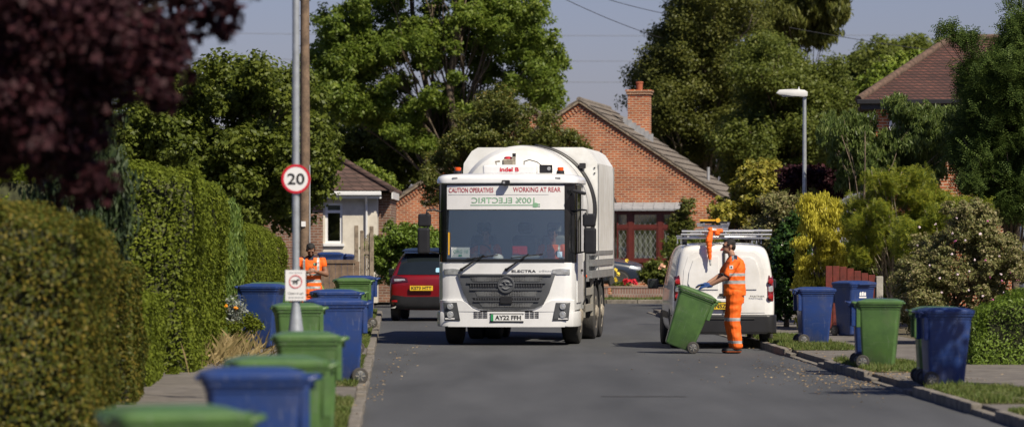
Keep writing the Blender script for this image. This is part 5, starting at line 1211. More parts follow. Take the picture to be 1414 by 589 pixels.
boxes('spoiler', [(-.56, .56, .42, .66, 1.535, 1.57)], M['roofsky'], RC, bev=.012)
for s in (1, -1):
    q = [(s * .44, .90), (s * .80, .86), (s * .87, .93), (s * .86, 1.02), (s * .70, 1.03), (s * .46, .97)]
    tl = rs_.panel('tail_light', q if s > 0 else q[::-1], pm('smoked_lens', (.06, .01, .012), .15, coat=1), RC, off=.016, dens=.04)
    q = [(s * .50, .925), (s * .74, .90), (s * .76, .95), (s * .52, .955)]; rs_.panel('clear_lens', q if s > 0 else q[::-1], M['lampclear'], tl, off=.022, dens=.04)
    rs_.panel('reflector', rrect(min(s * .68, s * .80), max(s * .68, s * .80), .44, .48, .012), M['lampred'], RC, off=.04)
    side_mirror(RC, s * .86, 2.75, 1.0, s, M['black'])
    rs_.panel('side_window', [(1.0, 1.06), (2.7, 1.02), (2.3, 1.42), (1.6, 1.48), (1.1, 1.44)], M['darkglass'], RC, off=.008, axis='right' if s > 0 else 'left')
rs_.panel('bumper', [(-.83, .30), (.83, .30), (.84, .50), (.78, .60), (.5, .56), (-.5, .56), (-.78, .60), (-.84, .50)], M['black'], RC, off=.03, dens=.05)
pl = boxes('number_plate', [(-.26, .26, -.055, -.03, .70, .81)], M['plate_y'], RC); pl.location.x = -.13
text('lettering', 'KS73 HTT', 0, .755, .46, .075, M['ink'], pl, -.058, bold=.03)
rs_.panel('window_sticker', rrect(.18, .34, 1.10, 1.2, .02), pm('pale_sticker', (.3, .55, .7), .5), RC, off=.018)
# ---- dark blue car in the drive, side on, nose to the right
NC = empty('dark_blue_car', 'dark blue car parked side on in front of the brick bungalow window', 'car', (X(890, 130), 130, .26), R(90))
st = [(0.02, prof(.34, .62, .66, .45, .74, .42)), (.12, prof(.24, .80, .72, .5, .86, .48)), (.7, prof(.22, .85, .82, .56, .98, .5)), (1.25, prof(.22, .87, .90, .58, 1.04, .5)), (1.95, prof(.22, .87, .92, .62, 1.40, .56)), (2.7, prof(.22, .87, .92, .64, 1.44, .58)), (3.4, prof(.22, .86, .92, .60, 1.32, .54)), (3.85, prof(.26, .82, .90, .5, 1.0, .45)), (3.98, prof(.34, .64, .8, .45, .86, .42))]
nb = loftcar('body', st, M['navy'], NC); ns_ = Skin(nb)
carwheels(NC, (.8, 3.2), .86, .31); archs(ns_, NC, (.8, 3.2), .31, .24)
for ax in ('left', 'right'):
    ns_.panel('side_window', [(1.75, .98), (3.5, .98), (3.2, 1.27), (2.6, 1.34), (2.15, 1.30)], M['darkglass'], NC, off=.008, axis=ax)
    ns_.panel('headlight', [(.12, .62), (.5, .70), (.45, .78), (.15, .74)], M['lampclear'], NC, off=.008, axis=ax)
ns_.panel('windscreen', [(-.5, 1.02), (.5, 1.02), (.46, 1.32), (-.46, 1.32)], M['darkglass'], NC, off=.008)
# ---- white vehicle with red stripe, far right
D = 92
WV = empty('white_van', 'white vehicle with a red stripe glimpsed at the right edge behind the shrubs', 'van', (X(1400, D), D, .08), R(-90))
st = [(.02, prof(.4, .7, .9, .6, 1.9, .55)), (.1, prof(.3, .92, 1.1, .84, 2.3, .8)), (.4, prof(.3, .96, 1.1, .9, 2.36, .84)), (4.6, prof(.3, .96, 1.1, .9, 2.36, .84)), (4.8, prof(.4, .8, 1.1, .7, 2.2, .65))]
st = [(y, [(x, z * 1.03) for x, z in p]) for y, p in st]
wb = loftcar('body', st, M['white2'], WV); ws_ = Skin(wb)
for ax in ('left', 'right'): ws_.panel('stripe', [(.05, 2.02), (4.7, 2.02), (4.7, 2.17), (.05, 2.17)], M['signred'], WV, off=.008, axis=ax, dens=.1); ws_.panel('stripe', [(.05, 2.30), (4.7, 2.30), (4.7, 2.325), (.05, 2.325)], M['signred'], WV, off=.008, axis=ax, dens=.1)
carwheels(WV, (1.0, 3.8), .95, .33)
# ================================================================ bins: placement
def LB(c, lab, px, D, rz=0, **k): return bin_(c, lab, X(px, D), D, rz, **k)
LB('green', 'green wheelie bin nearest the camera, very blurred at the bottom left', 248, 20.6, 17, s=1.0)
LB('blue', 'blurred blue wheelie bin right behind the nearest green one', 356, 26.6, 6)
LB('green', 'green wheelie bin whose lid shows just behind the blurred blue one', 388, 29.2, 10)
LB('green', 'green wheelie bin with a white sticker standing in front of the speed sign post', 427, 36.6, 6, sticker=True, s=1.0, xs=.86)
LB('green', 'green wheelie bin directly behind the speed sign post', 413, 51.0, 8, s=1.02, xs=.86)
LB('blue', 'blue wheelie bin with a visible wheel, right of the sign post on the left verge', 466, 53.0, 14, s=1.05)
LB('green', 'green wheelie bin tucked behind the row of blue bins, its lid lip to the right', 474, 66.5, 6)
LB('blue', 'blue wheelie bin in the left row, half hidden behind the one with a visible wheel', 465, 64.0, 12, s=1.02)
LB('green', 'green wheelie bin near the red car, in front of the farthest blue one', 488, 82, 8, s=1.02)
LB('blue', 'blue wheelie bin farthest along the left kerb, beside the red car', 496, 85.5, 12, s=1.03)
LB('blue', 'blue wheelie bin standing against the clipped hedge left of the sign post', 360, 70, 168, s=1.04)
LB('green', 'green wheelie bin between the clipped hedge bin and the hedge', 372, 72.2, 0, s=1.04)
LB('blue', 'blue wheelie bin behind the low wall in front of the rendered bungalow', 458, 113, 0, z=.5, group='bins behind the garden wall')
LB('blue', 'blue wheelie bin right of another behind the garden wall under the white window', 474, 113.5, 90, z=.45, group='bins behind the garden wall')
def RB(c, lab, px, D, rz=180, **k): return bin_(c, lab, X(px, D), D, rz, group=GR, **k)
RB('blue', 'dappled blue wheelie bin nearest the camera on the right verge', 1303, 52.3, 186, s=.945)
RB('green', 'green wheelie bin mostly hidden behind the nearest right hand blue bin', 1292, 53.4, 180, s=.94)
RB('green', 'green wheelie bin with a spoked wheel on the right verge', 1213, 59.3, 172, s=.95)
RB('blue', 'blue wheelie bin showing only its edge behind the right verge green bin', 1203, 60.3, 178, s=.94)
RB('blue', 'blue wheelie bin on the grass beside the white van', 1123, 71.8, 186, s=.965)
RB('blue', 'blue wheelie bin with a white emblem standing by the red fence', 1178, 78.6, 120, s=1.0, emblem=True)
bin_('green', 'green wheelie bin tilted on its wheels by the standing worker', X(956, 70.5) - .215, 70.5, 0, z=0, tilt=21, group='bins being emptied', s=1.0)
worker_side(X(1013, 70.4), 70.45)
worker_front(X(430, 77), 77, .1)

# ================================================================ posts, signs, lamp
D = 47
P = empty('sign_post', 'grey metal post carrying the 20 speed sign on the left pavement', 'post', (X(408.5, D), D, .1))
tubes('pole', [([(0, 0, 1.15), (0, 0, 6.0)], .040)], M['galvp'], P, 20)
lathe('base', [(.085, 0), (.085, .78), (.078, .84), (.045, 1.08), (.041, 1.16)], (0, 0, 0), M['galvp'], P, 'z', 24)
zs = Z(247, D) - .1
SG = empty('speed_sign', 'round white 20 speed limit sign with red rim on the grey post', 'sign', (X(409, D), D - .05, .1 + zs))
lathe('face', [(.150, .004), (.150, -.002), (.01, -.0022)], (0, 0, 0), M['signwhite'], SG, 'y', 48)
lathe('rim', [(.160, .006), (.160, -.004), (.133, -.0045), (.133, .0)], (0, 0, 0), M['signred'], SG, 'y', 48)
text('number', '20', 0, 0, .19, .125, M['ink'], SG, -.006, bold=.018)
boxes('clamp', [(-.05, .05, .007, .012, -.03, .03)], M['galv'], SG)
zs = Z(393.5, D)
NG = empty('notice', 'white notice with a red ring and dog symbol fixed low on the sign post', 'sign', (X(408.5, D), D - .054, zs))
boxes('board', [(-.112, .112, -.002, .002, -.168, .168)], M['signwhite'], NG)
tubes('ring', [([(.068 * math.cos(a), -.003, .04 + .068 * math.sin(a)) for a in np.linspace(0, 2 * math.pi, 33)], .0055)], M['signred'], NG, 6)
bm = bmesh.new(); abox(bm, -.03, .022, -.006, -.0035, .035, .055); abox(bm, .016, .042, -.006, -.0035, .052, .068)
for x in (-.028, -.014, .006, .016): abox(bm, x, x + .007, -.006, -.0035, .012, .036)
abox(bm, -.048, -.03, -.006, -.0035, .046, .053); bmobj('dog_symbol', bm, M['ink'], NG)
text('lettering', 'Clean it up!', 0, -.09, .17, .030, M['ink'], NG, -.005)
boxes('small_print', [(-.07 + k * .03, -.048 + k * .03, -.0045, -.003, .135, .143) for k in range(5)] + [(-.08 + k * .035, -.052 + k * .035, -.0045, -.003, -.138, -.128) for k in range(5)], M['lead'], NG)
D = 99
TP = empty('telegraph_pole', 'brown timber telegraph pole rising behind the grey sign post', 'pole', (X(419.5, D), D, .08))
tubes('pole', [([(0, 0, 0), (.03, 0, 4), (.02, 0, 9.5)], [.125, .112, .095])], M['timber'], TP, 16)
boxes('number_tag', [(-.05, .05, -.15, -.13, Z(309, D) - .14, Z(309, D) - .02)], M['signwhite'], TP)
tubes('conduit', [([(.14, -.05, 0), (.135, -.05, 3.5)], .02)], M['lead'], TP); each('step_bolt', [(-.16, .16, -.01, .01, 5.2 + k * .35, 5.22 + k * .35) for k in range(8)], M['dark'], TP)
D = 90
SL = empty('street_lamp', 'grey street lamp with a flat white head above the right hand shrubs', 'street lamp', (X(1111, D), D, .08))
zt = Z(133, D) - .08
tubes('pole', [([(0, 0, 0), (0, 0, zt)], [.06, .038])], M['galvp'], SL, 14)
hd = bmesh.new(); prf = [(-.03, .0), (.06, .02), (.06, .11), (.0, .15), (-.25, .17), (-.54, .155), (-.60, .085), (-.52, .045), (-.28, .03)]
aprism(hd, [(a, zt + b - .02) for a, b in prf], -.10, .10, 'y', bev=.02); hdo = bmobj('lamp_head', hd, M['lamp'], SL, smooth=True, angle=35)
boxes('lamp_glass', [(-.48, -.15, -.08, .08, zt - .01, zt + .018)], M['lampclear'], hdo, bev=.02); lathe('photocell', [(.03, zt + .1), (.03, zt + .15), (.012, zt + .16), (.012, zt + .2)], (-.12, 0, 0), M['lamp'], hdo)
# cables
def cable(lab, a, b, sag, r, D0, D1, grp):
    p0 = Vector((X(a[0], D0), D0, Z(a[1], D0))); p1 = Vector((X(b[0], D1), D1, Z(b[1], D1))); pts = []
    for i in range(17): t = i / 16; p = p0.lerp(p1, t); p.z -= sag * 4 * t * (1 - t); pts.append(p)
    tag(tubes('overhead_cable', [(pts, r)], M['cable'], None, 5), lab, 'cable', grp)
cable('upper thin cable crossing the sky from the top centre into the birch', (776, -22), (935, 22), .1, .012, 140, 165, 'overhead cables')
cable('lower thin cable crossing the sky below another one left of the birch', (770, -6), (925, 56), .1, .012, 140, 165, 'overhead cables')
cable('thin cable running over the right hand trees below the weeping birch', (1090, 38), (1400, 82), .1, .012, 150, 160, 'overhead cables')
pale = M['cable']; M['cable'] = pm('distant_cable', (.16, .17, .19), .7)
for i, y in enumerate((77, 106, 42)):
    cable(['middle faint distant power line behind the ash tree', 'lowest faint distant power line above the bungalow roof', 'highest faint distant power line behind the ash tree'][i], (-200, y - 4), (1700, y + 2), .6, .025, 420, 430, 'distant power lines')
M['cable'] = pale

# ================================================================ walls and fences
D = 126.4
GW = boxes('garden_wall', [(X(845, D), X(1010, D), D, D + .22, .08, .40), (X(700, D), X(840, D), D, D + .22, .08, .40)], BRW, None); boxes('coping', [(X(700, D) - .02, X(1010, D) + .02, D - .02, D + .24, .403, .46)], BRW, GW)
tag(GW, 'low brick garden wall in front of the gabled bungalow flowerbed', 'wall')
D = 106
FN = empty('timber_fence', 'low weathered brown fence behind the standing worker', 'fence', (X(455, D), D, .08))
bm = bmesh.new(); x = X(430, D) - X(455, D)
while x < X(490, D) - X(455, D): abox(bm, x, x + .145, 0, .02, 0, lz(360 + (x * .5), D) + random.uniform(-.02, .02)); x += .15
bmobj('boards', bm, M['timber'], FN); boxes('rail', [(X(428, D) - X(455, D), X(491, D) - X(455, D), -.03, -.002, 1.18, 1.27)], M['timber'], FN)
D = 107
GT = empty('timber_gate', 'weathered arched timber gate between two posts left of the red car', 'gate', (X(502, D), D, .08))
for a, h in ((492, 311), (500, 318), (513, 312)): boxes('post', [(X(a, D) - X(502, D) - .05, X(a, D) - X(502, D) + .05, -.05, .05, 0, Z(h, D) - .08)], M['post'], GT, bev=.01)
bm = bmesh.new()
for i in range(5): x = X(501.5, D) - X(502, D) + .05 + i * .045; abox(bm, x, x + .035, .0, .02, 0, 1.75 + .18 * math.sin((i + .5) / 5 * math.pi))
bmobj('boards', bm, M['post'], GT); boxes('brace', [(0, .2, -.02, -.002, .5, .58), (0, .2, -.02, -.002, 1.4, 1.48)], M['post'], GT)
D = 80.8
RF = empty('red_fence', 'low red brown stained timber fence with a concrete post on the right', 'fence', (X(1160, D), D, .08)); k = X(1209, D) - X(1160, D)
bm = bmesh.new(); x = 0
while x < k: 
    zt_ = Z(368 + 14 * x / k, D) - .08; abox(bm, x, x + .125, random.uniform(0, .012), .03, .1, zt_ + random.uniform(-.01, .01), bev=.004); x += .135
for i in range(2): x = -.135 * (i + 1); abox(bm, x, x + .125, 0, .03, .1, Z(367, D) - .08, bev=.004)
bmobj('boards', bm, M['fencered'], RF); boxes('rail', [(-.27, k, .031, .07, 1.0, 1.08), (-.27, k, .031, .07, .3, .38)], M['fencered'], RF)
boxes('concrete_post', [(k + .01, k + .14, -.04, .09, 0, Z(381, D) - .08)], M['concrete'], RF, bev=.01)

# ================================================================ hedges, left side
def pl_(D): return XL(D) - 2.75
hedge('privet_hedge', 'tall clipped green privet hedge on the left, largest of the hedges', [(X(268, 58), 57.5, 2.83), (X(300, 64), 64, 2.78), (pl_(71), 71, 2.62)], 3.2, 2.8, 125000, .056, 'hedge', .16, .45, fuzz=.06)
hedge('conifer_hedge', 'feathery light green conifer hedge just behind the tall privet', [(pl_(72), 72, 2.75), (pl_(83), 83, 2.45)], 2.6, 2.6, 48000, .11, 'hedge2', .16, .4, shape=uprights, fuzz=.12)
hedge('privet_hedge', 'rounded lower privet hedge ending beside the standing worker', [(pl_(84), 84, 2.25), (pl_(92), 92, 2.2), (X(397, 100), 100, 2.05)], 2.4, 2.3, 80000, .054, 'hedge', .12, .75, fuzz=.05)
hedge('yellowing_hedge', 'blurred orange tinged hedge at the left edge of the photo', [(X(128, 37.5), 37, 2.10), (X(150, 43.5), 43.5, 2.0)], 3.2, 2.1, 90000, .045, 'hedgeo', .18, .45, fuzz=.09)
hedge('yellowing_hedge', 'narrow low yellowish hedge right of the blurred orange tinged one', [(X(186, 46.8), 46.5, 1.55), (X(196, 50), 50, 1.5)], 1.4, 1.5, 30000, .045, 'hedgeo', .08, .2, fuzz=.05)
hedge('privet_hedge', 'lowest dark clipped hedge block at the foot of the tall privet', [(X(214, 53), 52, 1.2), (X(220, 55.5), 56, 1.15)], 1.4, 1.2, 26000, .045, 'hedge', .08, .2, fuzz=.04)
def blob(cx, cy, cz, rx, ry, rz, k, r): 
    out = []
    for _ in range(k): u = dirs(1)[0] * RNG.uniform(.15, 1) ** .4; out.append([cx + u[0] * rx, cy + u[1] * ry, max(cz + u[2] * rz, .1), r * RNG.uniform(.7, 1.2)])
    return out
# ================================================================ trees
# dark conifer behind the near hedges
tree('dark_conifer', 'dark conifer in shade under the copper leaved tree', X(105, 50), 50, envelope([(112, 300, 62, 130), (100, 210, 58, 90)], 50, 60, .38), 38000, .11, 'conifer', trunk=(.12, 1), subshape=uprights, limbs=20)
# copper tree, near, blurred
cp = envelope([(-60, -40, 220, 150), (70, 40, 150, 130), (40, 170, 110, 90), (-90, 150, 120, 160), (180, 60, 75, 70)], 27, 200, .32, depth=1.7)
cp += envelope([(40, -20, 190, 110), (-60, 90, 150, 120), (100, 70, 80, 80)], 33, 110, .34, depth=1.6)
cp += envelope([(255, 20, 75, 26), (222, 112, 34, 55), (318, 6, 26, 16), (120, 255, 40, 40)], 26.5, 16, .15, depth=.4)
tree('copper_tree', 'copper leaved tree overhanging the top left corner, dark and blurred', -6.2, 28.5, cp, 120000, .07, 'copper', 'barkdark', trunk=(.12, 2), aspect=.72, limbs=50, lr=.2, cat='tree')
# mid left dark leafy tree
c = envelope([(300, 190, 150, 105), (215, 190, 90, 85), (385, 200, 85, 110), (330, 105, 60, 30), (415, 240, 50, 60), (270, 130, 60, 40), (180, 220, 90, 80), (330, 260, 100, 50), (400, 130, 50, 45), (395, 290, 42, 40), (330, 300, 60, 40)], 108, 210, .5, depth=3.0)
tree('lime_tree', 'rounded dark green leafy tree left of the telegraph pole', X(320, 108), 109, c, 150000, .12, 'dark', trunk=(.22, 2), aspect=.75, limbs=24, sub=30, subr=.5)
# big airy ash behind the truck
c = envelope([(600, 60, 170, 110), (520, 30, 95, 90), (690, 40, 100, 80), (470, 130, 60, 60), (740, 110, 55, 38), (560, 150, 110, 60), (620, -90, 170, 110), (500, 70, 50, 50), (620, 170, 150, 60), (460, 90, 50, 60), (760, 70, 42, 40), (752, 125, 46, 30), (720, 0, 70, 50)], 152, 290, .55, depth=3.6)
tree('ash_tree', 'tall airy ash tree with visible limbs behind the refuse truck', X(622, 152), 152, c, 190000, .155, 'ash', 'bark', trunk=(.22, 3), aspect=.45, limbs=60, stems=3, sub=16, subr=.52, lr=.3)
c = envelope([(500, 200, 80, 70), (445, 180, 40, 80), (560, 225, 60, 45), (640, 190, 70, 50), (530, 260, 50, 30)], 160, 120, .7, depth=3)
tree('dense_tree', 'dense shaded green tree under the ash, above the cream bungalow roof', X(530, 160), 161, c, 70000, .15, 'green2', trunk=(.3, 2), limbs=30)
c = envelope([(525, 255, 34, 22), (500, 240, 20, 20)], 140, 14, .35); tree('lime_shrub', 'bright lime green bush above the cream bungalow roof ridge', X(520, 140), 140.5, c, 9000, .11, 'lime', trunk=(.08, .5), cat='shrub', limbs=10)
c = envelope([(700, 185, 105, 48), (640, 220, 45, 55), (770, 195, 55, 28), (600, 250, 28, 45), (700, 150, 50, 30)], 130, 110, .36, depth=1.6)
tree('apple_tree', 'apple tree with reddish fruit tints just behind the truck cab', X(690, 130), 130.5, c, 52000, .085, 'apple', trunk=(.14, 1), limbs=30)
# birch mass right
c = envelope([(955, 110, 92, 125), (985, 20, 85, 90), (915, 150, 55, 80), (925, 70, 45, 50), (905, 215, 36, 40), (1010, 160, 60, 100), (1000, -60, 90, 70)], 165, 210, .7, depth=3.6)
tree('birch_tree', 'large dark birch behind the chimney, left of the rounded green tree', X(975, 165), 166, c, 150000, .13, 'birch', 'barkpale', trunk=(.25, 2), limbs=40, sub=34, subr=.6)
c = envelope([(1090, 165, 92, 105), (1060, 90, 60, 60), (1130, 130, 55, 60), (1040, 200, 60, 70), (1140, 220, 60, 60), (1090, 260, 90, 40)], 155, 200, .62, depth=3.4)
tree('dense_tree', 'broad rounded mid green tree behind the street lamp', X(1090, 155), 156, c, 140000, .13, 'green2', trunk=(.25, 2), limbs=40, sub=34, subr=.6)
c = envelope([(1120, -10, 52, 60), (1080, 20, 40, 60), (1152, 8, 24, 52), (1120, 30, 40, 40), (1100, -80, 60, 60)], 175, 80, .6, depth=2.0)
tree('weeping_birch', 'weeping birch with hanging foliage at the top right of the dark birch', X(1100, 175), 176, c, 48000, .34, 'birch', trunk=(.2, 3), subshape=droopers, limbs=16, lr=.25)
c = envelope([(1220, 95, 65, 45), (1180, 110, 40, 50), (1270, 80, 50, 35), (1165, 190, 50, 60)], 200, 60, .9, depth=3); tree('distant_tree', 'distant dark green tree between the birches and the rust roofed house', X(1215, 200), 201, c, 34000, .22, 'green2', trunk=(.25, 2), limbs=20)
c = envelope([(1235, 105, 40, 26), (1262, 90, 30, 18), (1215, 130, 30, 30)], 150, 26, .5, depth=1.6); tree('lime_tree', 'sunlit lime green tree left of the rust roofed house', X(1240, 150), 150.5, c, 16000, .16, 'lime', trunk=(.16, 2), limbs=16)
# rowan, near right
c = envelope([(1385, 90, 80, 55), (1400, 150, 80, 100), (1360, 190, 62, 62), (1440, 60, 80, 90), (1385, 240, 58, 42), (1350, 130, 42, 50), (1400, 270, 50, 40), (1355, 250, 50, 40), (1420, 200, 60, 100), (1340, 215, 40, 55), (1380, 290, 60, 30)], 86, 260, .34, depth=1.6)
c += envelope([(1305, 42, 22, 12), (1340, 52, 30, 18)], 85, 10, .2, depth=.4)
tree('rowan_tree', 'dark rowan with feathery leaves at the right edge of the photo', X(1405, 87), 87, c, 24000, .27, 'rowan', trunk=(.09, 1.6), subshape=fronds, limbs=60)
c = envelope([(1190, 205, 55, 46), (1155, 185, 32, 40), (1236, 215, 34, 34), (1262, 195, 40, 60), (1300, 180, 40, 60), (1185, 165, 25, 22), (1240, 150, 25, 22), (1200, 245, 60, 30), (1265, 240, 50, 30)], 90, 190, .22, depth=1.2)
tree('peach_tree', 'small tree with long drooping leaves between the lamp and the house', X(1195, 88), 88.5, c, 60000, .13, 'peach', trunk=(.06, 1.2), subshape=droopers, limbs=12, lr=.3)
c = envelope([(1125, 245, 36, 20), (1100, 245, 22, 18), (1150, 255, 26, 20)], 92, 22, .26); tree('purple_shrub', 'dark purple leaved shrub under the street lamp', X(1125, 92), 92.5, c, 11000, .085, 'copper', trunk=(.05, .4), cat='shrub', aspect=.7, limbs=16)
c = envelope([(1225, 260, 46, 34), (1200, 300, 50, 40), (1265, 270, 40, 45), (1240, 330, 55, 40), (1290, 280, 40, 30), (1195, 345, 25, 35), (1270, 340, 40, 60)], 82.5, 120, .22, depth=.9)
tree('golden_robinia', 'golden yellow feathery tree behind the red fence', X(1235, 82), 82.5, c, 16000, .16, 'robinia', 'barkpale', trunk=(.035, .8), subshape=fronds, limbs=60, stems=3)
c = envelope([(1300, 300, 40, 34), (1255, 330, 30, 45), (1340, 290, 40, 30)], 79, 30, .22, depth=.8); tree('yellow_green_shrub', 'yellow green feathery shrub between the robinia and the rowan', X(1300, 79), 79.5, c, 5200, .18, 'robinia', 'barkpale', trunk=(.05, .5), subshape=fronds, limbs=30, cat='shrub')
c = envelope([(1235, 375, 50, 45), (1200, 340, 40, 40), (1180, 380, 26, 40), (1280, 360, 40, 50)], 85, 60, .26, depth=.7); tree('green_shrub', 'leafy green shrub directly behind the red fence', X(1230, 85), 85.4, c, 26000, .08, 'green2', trunk=(.05, .3), cat='shrub', limbs=16)
# golden conifer column
D = 84; c = []
for i in range(90): a = RNG.uniform(0, 1); px = 1133 + RNG.uniform(-1, 1) * (31 if a > .25 else 24) * (1 - .25 * max(0, a - .75) * 4); c.append([X(px, D), D + RNG.uniform(-.35, .35), .2 + a * (Z(268, D) - .3), .17])
tree('golden_conifer', 'upright golden yellow conifer left of the red fence', X(1133, D), D, c, 36000, .09, 'gold', trunk=(.06, .3), subshape=uprights, limbs=20, cat='conifer', subr=.5)
# laurel beside the van
c = envelope([(1085, 375, 26, 70), (1100, 330, 22, 50), (1072, 400, 20, 50), (1108, 400, 12, 45)], 86, 60, .24, depth=.8); tree('laurel_bush', 'glossy dark green laurel beside the white van', X(1088, 86), 86.5, c, 22000, .085, 'laurel', trunk=(.05, .3), cat='shrub', limbs=20)
c = envelope([(1075, 290, 30, 42), (1060, 330, 26, 45), (1100, 290, 25, 30)], 94, 34, .28); tree('grey_green_shrub', 'grey green loose shrub above the laurel behind the van', X(1072, 94), 94.5, c, 17000, .07, 'abelia', trunk=(.05, .4), cat='shrub', limbs=24)
c = envelope([(1040, 262, 36, 44), (1018, 300, 34, 28), (1062, 250, 20, 40), (1000, 290, 26, 20)], 112, 44, .3, depth=1.2); tree('yellow_shrub', 'tall yellow leaved shrub right of the bungalow eave', X(1035, 112), 112.5, c, 20000, .11, 'yell', trunk=(.07, .6), cat='shrub', limbs=40, aspect=.7)
c = envelope([(1010, 350, 70, 40), (960, 350, 50, 30)], 118, 40, .38, depth=1.0); tree('dark_shrub', 'dark low shrubbery behind the van roof load', X(1000, 118), 118.5, c, 16000, .10, 'dark', trunk=(.05, .3), cat='shrub', limbs=12)
c = envelope([(938, 325, 20, 44), (950, 300, 12, 30), (930, 350, 20, 24)], 131, 26, .26, depth=.5); tree('climbing_rose', 'rose bush climbing right of the maroon window', X(938, 131), 131.5, c, 9000, .085, 'apple', trunk=(.03, .3), cat='shrub', limbs=24)
# abelia
c = envelope([(1320, 370, 70, 84), (1280, 395, 42, 76), (1370, 350, 44, 70), (1330, 305, 54, 36), (1256, 410, 20, 66), (1395, 390, 44, 60)], 73, 150, .2, depth=1.1); tree('flowering_shrub', 'big pinkish flowering shrub behind the right hand bins', X(1320, 73), 73.6, c, 100000, .05, 'abelia', trunk=(.04, .3), cat='shrub', limbs=60, stems=3)
D = 73
def flowers(name, lab, pts, m, size, grp=None, cat='flowers', k=5):
    P = np.array(pts); Q = np.concatenate([leafquads(P + dirs(len(P)) * size * .25, dirs(len(P)) + np.array([.3, -1, .4]), size, .8) for _ in range(k)]); tag(quads_obj(name, Q, M[m]), lab, cat, grp, kind='stuff')
def fpts(n, px, py, rx, ry, D, dd): return [[X(px + rx * u[0], D), D - abs(RNG.normal(0, .2)) - dd * math.sqrt(max(0, 1 - u[0] ** 2 - u[1] ** 2)) * 1.0, Z(py + ry * u[1], D)] for u in (RNG.uniform(-.95, .95, (n, 2)) * .98) if u[0] ** 2 + u[1] ** 2 < .95]
flowers('blossom', 'tiny pale blossoms on the big pinkish flowering shrub', fpts(30, 1320, 365, 72, 85, 73, 1.0), 'flw', .036); flowers('blossom', 'small magenta blossoms scattered over the pinkish shrub', fpts(12, 1345, 350, 68, 75, 73, 1.0), 'flp', .035)
# low bright hedge far right
hedge('low_hedge', 'bright green low hedge at the far right behind the nearest right bin', [(X(1343, 61), 61, 1.02), (X(1343, 63.5), 63.5, 1.05)], 3.6, 1.05, 46000, .05, 'bright', .16, .4, side=1, fuzz=.12, aspect=.35)
c = envelope([(1400, 395, 30, 30)], 70, 10, .2); 
# hedge/shrub behind the red car
c = envelope([(552, 335, 42, 38), (580, 330, 30, 30), (525, 350, 20, 35), (600, 345, 22, 35), (540, 375, 24, 25)], 116, 44, .34, depth=1.0); tree('yellow_green_hedge_bush', 'yellow green rounded bush behind the red car', X(556, 116), 116.5, c, 26000, .085, 'bright', trunk=(.06, .3), cat='shrub', limbs=20)
c = envelope([(700, 330, 90, 40), (640, 340, 50, 40), (800, 350, 50, 35)], 130, 40, .5, depth=1); tree('garden_shrub', 'garden shrubbery in front of the bungalows hidden by the truck', X(700, 130), 130.5, c, 12000, .12, 'bright', trunk=(.05, .3), cat='shrub', limbs=10) if False else None
c = envelope([(905, 380, 22, 12), (862, 396, 14, 4), (925, 375, 24, 16), (905, 368, 12, 8)], 127.6, 34, .24, depth=.35); tree('flowerbed_plants', 'leafy flowerbed plants behind the low brick wall', X(900, 127.6), 127.9, c, 14000, .09, 'green2', trunk=(.02, .1), cat='plants', limbs=10)
flowers('roses', 'red geraniums in the bed behind the low brick wall', [[X(870 + RNG.uniform(-9, 9), 127), 127, Z(389 + RNG.uniform(-3, 3), 127)] for _ in range(16)], 'flr', .10)
flowers('roses', 'yellow roses in the bed behind the low brick wall', [[X(a, 127), 127, Z(b, 127)] for a, b in ((850, 372), (849, 384), (926, 373), (928, 375), (924, 376), (853, 378), (851, 386), (866, 359))], 'fly', .10)
flowers('roses', 'peach roses under the maroon window', [[X(a, 127.2), 127.2, Z(b, 127.2)] for a, b in ((914, 366), (916, 368), (912, 369), (925, 362))], 'flpeach', .10)
# plants on the left pavement edge
c = blob(X(455, 86), 86, .35, .35, .25, .25, 8, .2); tree('spiky_plant', 'light green spiky leaved plant beside the standing worker', X(452, 86), 86, [[X(452, 86), 86, .45, .35]] * 3, 260, .5, 'bright', trunk=(.02, .1), cat='plant', subshape=uprights, limbs=2)
n = 650; cx_, cy_ = X(300, 64), 64.0
base = np.stack([RNG.normal(-.05, .34, n) + X(298, 63), RNG.normal(62.8, 1.8, n), np.full(n, .1)], 1); hh = RNG.uniform(.12, .48, n); ln = np.stack([RNG.normal(.04, .13, n), RNG.normal(-.02, .12, n), hh], 1); wv = np.stack([np.full(n, .0035), RNG.normal(0, .003, n), 0 * hh], 1)
V = np.stack([base - wv, base + wv, base + ln * .6 + wv * .6, base + ln + np.stack([ln[:, 0] * .3, 0 * hh, -hh * .05], 1)], 1)
tag(quads_obj('dry_grass', V, LM['straw']), 'tuft of dry straw coloured grass at the foot of the privet hedge', 'dry grass', kind='stuff')
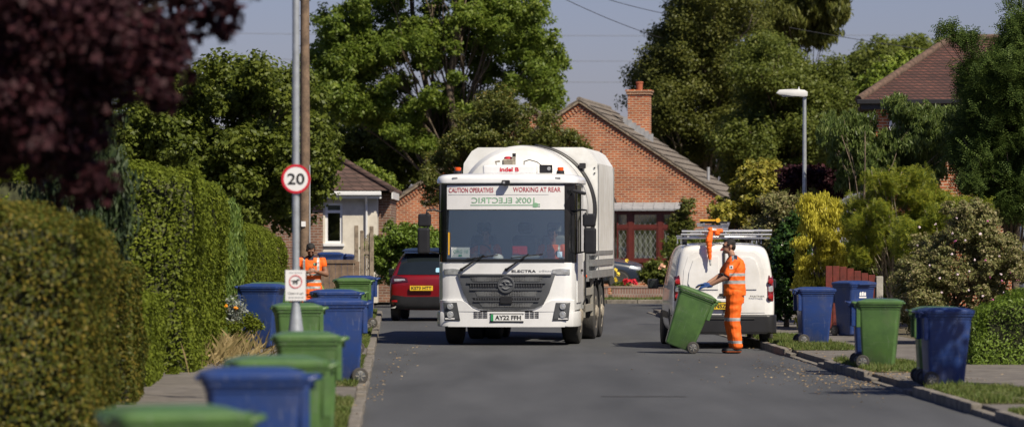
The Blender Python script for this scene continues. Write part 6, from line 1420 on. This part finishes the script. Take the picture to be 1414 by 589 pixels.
c = envelope([(326, 432, 20, 26), (310, 420, 14, 14)], 66.5, 14, .14, depth=.2); tree('silver_plant', 'silvery grey bedding plant left of the blue bin by the hedge', X(322, 66.5), 66.6, c, 700, .07, 'silverl', trunk=(.01, .1), cat='plant', limbs=12, aspect=.35)
c = envelope([(338, 465, 22, 22), (345, 445, 16, 20), (300, 490, 26, 16), (262, 505, 24, 14), (320, 450, 20, 20)], 65, 22, .13, depth=.4); tree('weed_patch', 'green weeds at the foot of the blue bin by the hedge', X(338, 66), 66.2, c, 3200, .05, 'hedge', trunk=(.01, .05), cat='plant', limbs=8)
flowers('marigolds', 'orange marigolds beside the silvery plant', [[X(a, 65.6), 65.6, Z(b, 65.6)] for a, b in ((325, 424), (312, 422), (298, 475), (303, 473), (290, 497), (296, 480), (326, 425))], 'flo', .05)
c = envelope([(232, 528, 40, 12), (200, 540, 30, 16)], 57, 12, .12, depth=.3); tree('weed_patch', 'dark green weeds along the base of the left hedges', X(230, 57), 57.2, c, 2600, .06, 'hedge', trunk=(.01, .05), cat='plant', limbs=6)
c = envelope([(1600, 150, 150, 90)], 48.5, 60, .3, depth=1.3)
tree('roadside_tree', 'small leafy tree at the right whose shade dapples the nearest blue bin', 8.3, 49, [[x_ + 0, y_, z_ , r_] for x_, y_, z_, r_ in blob(7.95, 49.0, 5.3, .95, .95, .8, 22, .3)], 1700, .13, 'dark', trunk=(.08, 1.5), limbs=20)
# far backdrop trees closing the horizon
for i, (px, D, w, top, mt, lab) in enumerate(((860, 210, 90, 190, 'green2', 'distant tree closing the view behind the brick chimney'), (380, 190, 130, 200, 'green2', 'distant tree behind the telegraph pole'), (60, 170, 180, 130, 'dark', 'distant tree behind the copper leaved tree'), (1300, 190, 120, 160, 'green2', 'distant tree behind the rust roofed house'), (700, 205, 120, 160, 'green2', 'distant tree directly behind the refuse truck'))):
    c = envelope([(px, (top + 330) / 2, w, (330 - top) / 2)], D, 46, 1.1, depth=3); tree('distant_tree', lab, X(px, D), D + 1, c, 20000, .26, mt, trunk=(.25, 1), limbs=14)
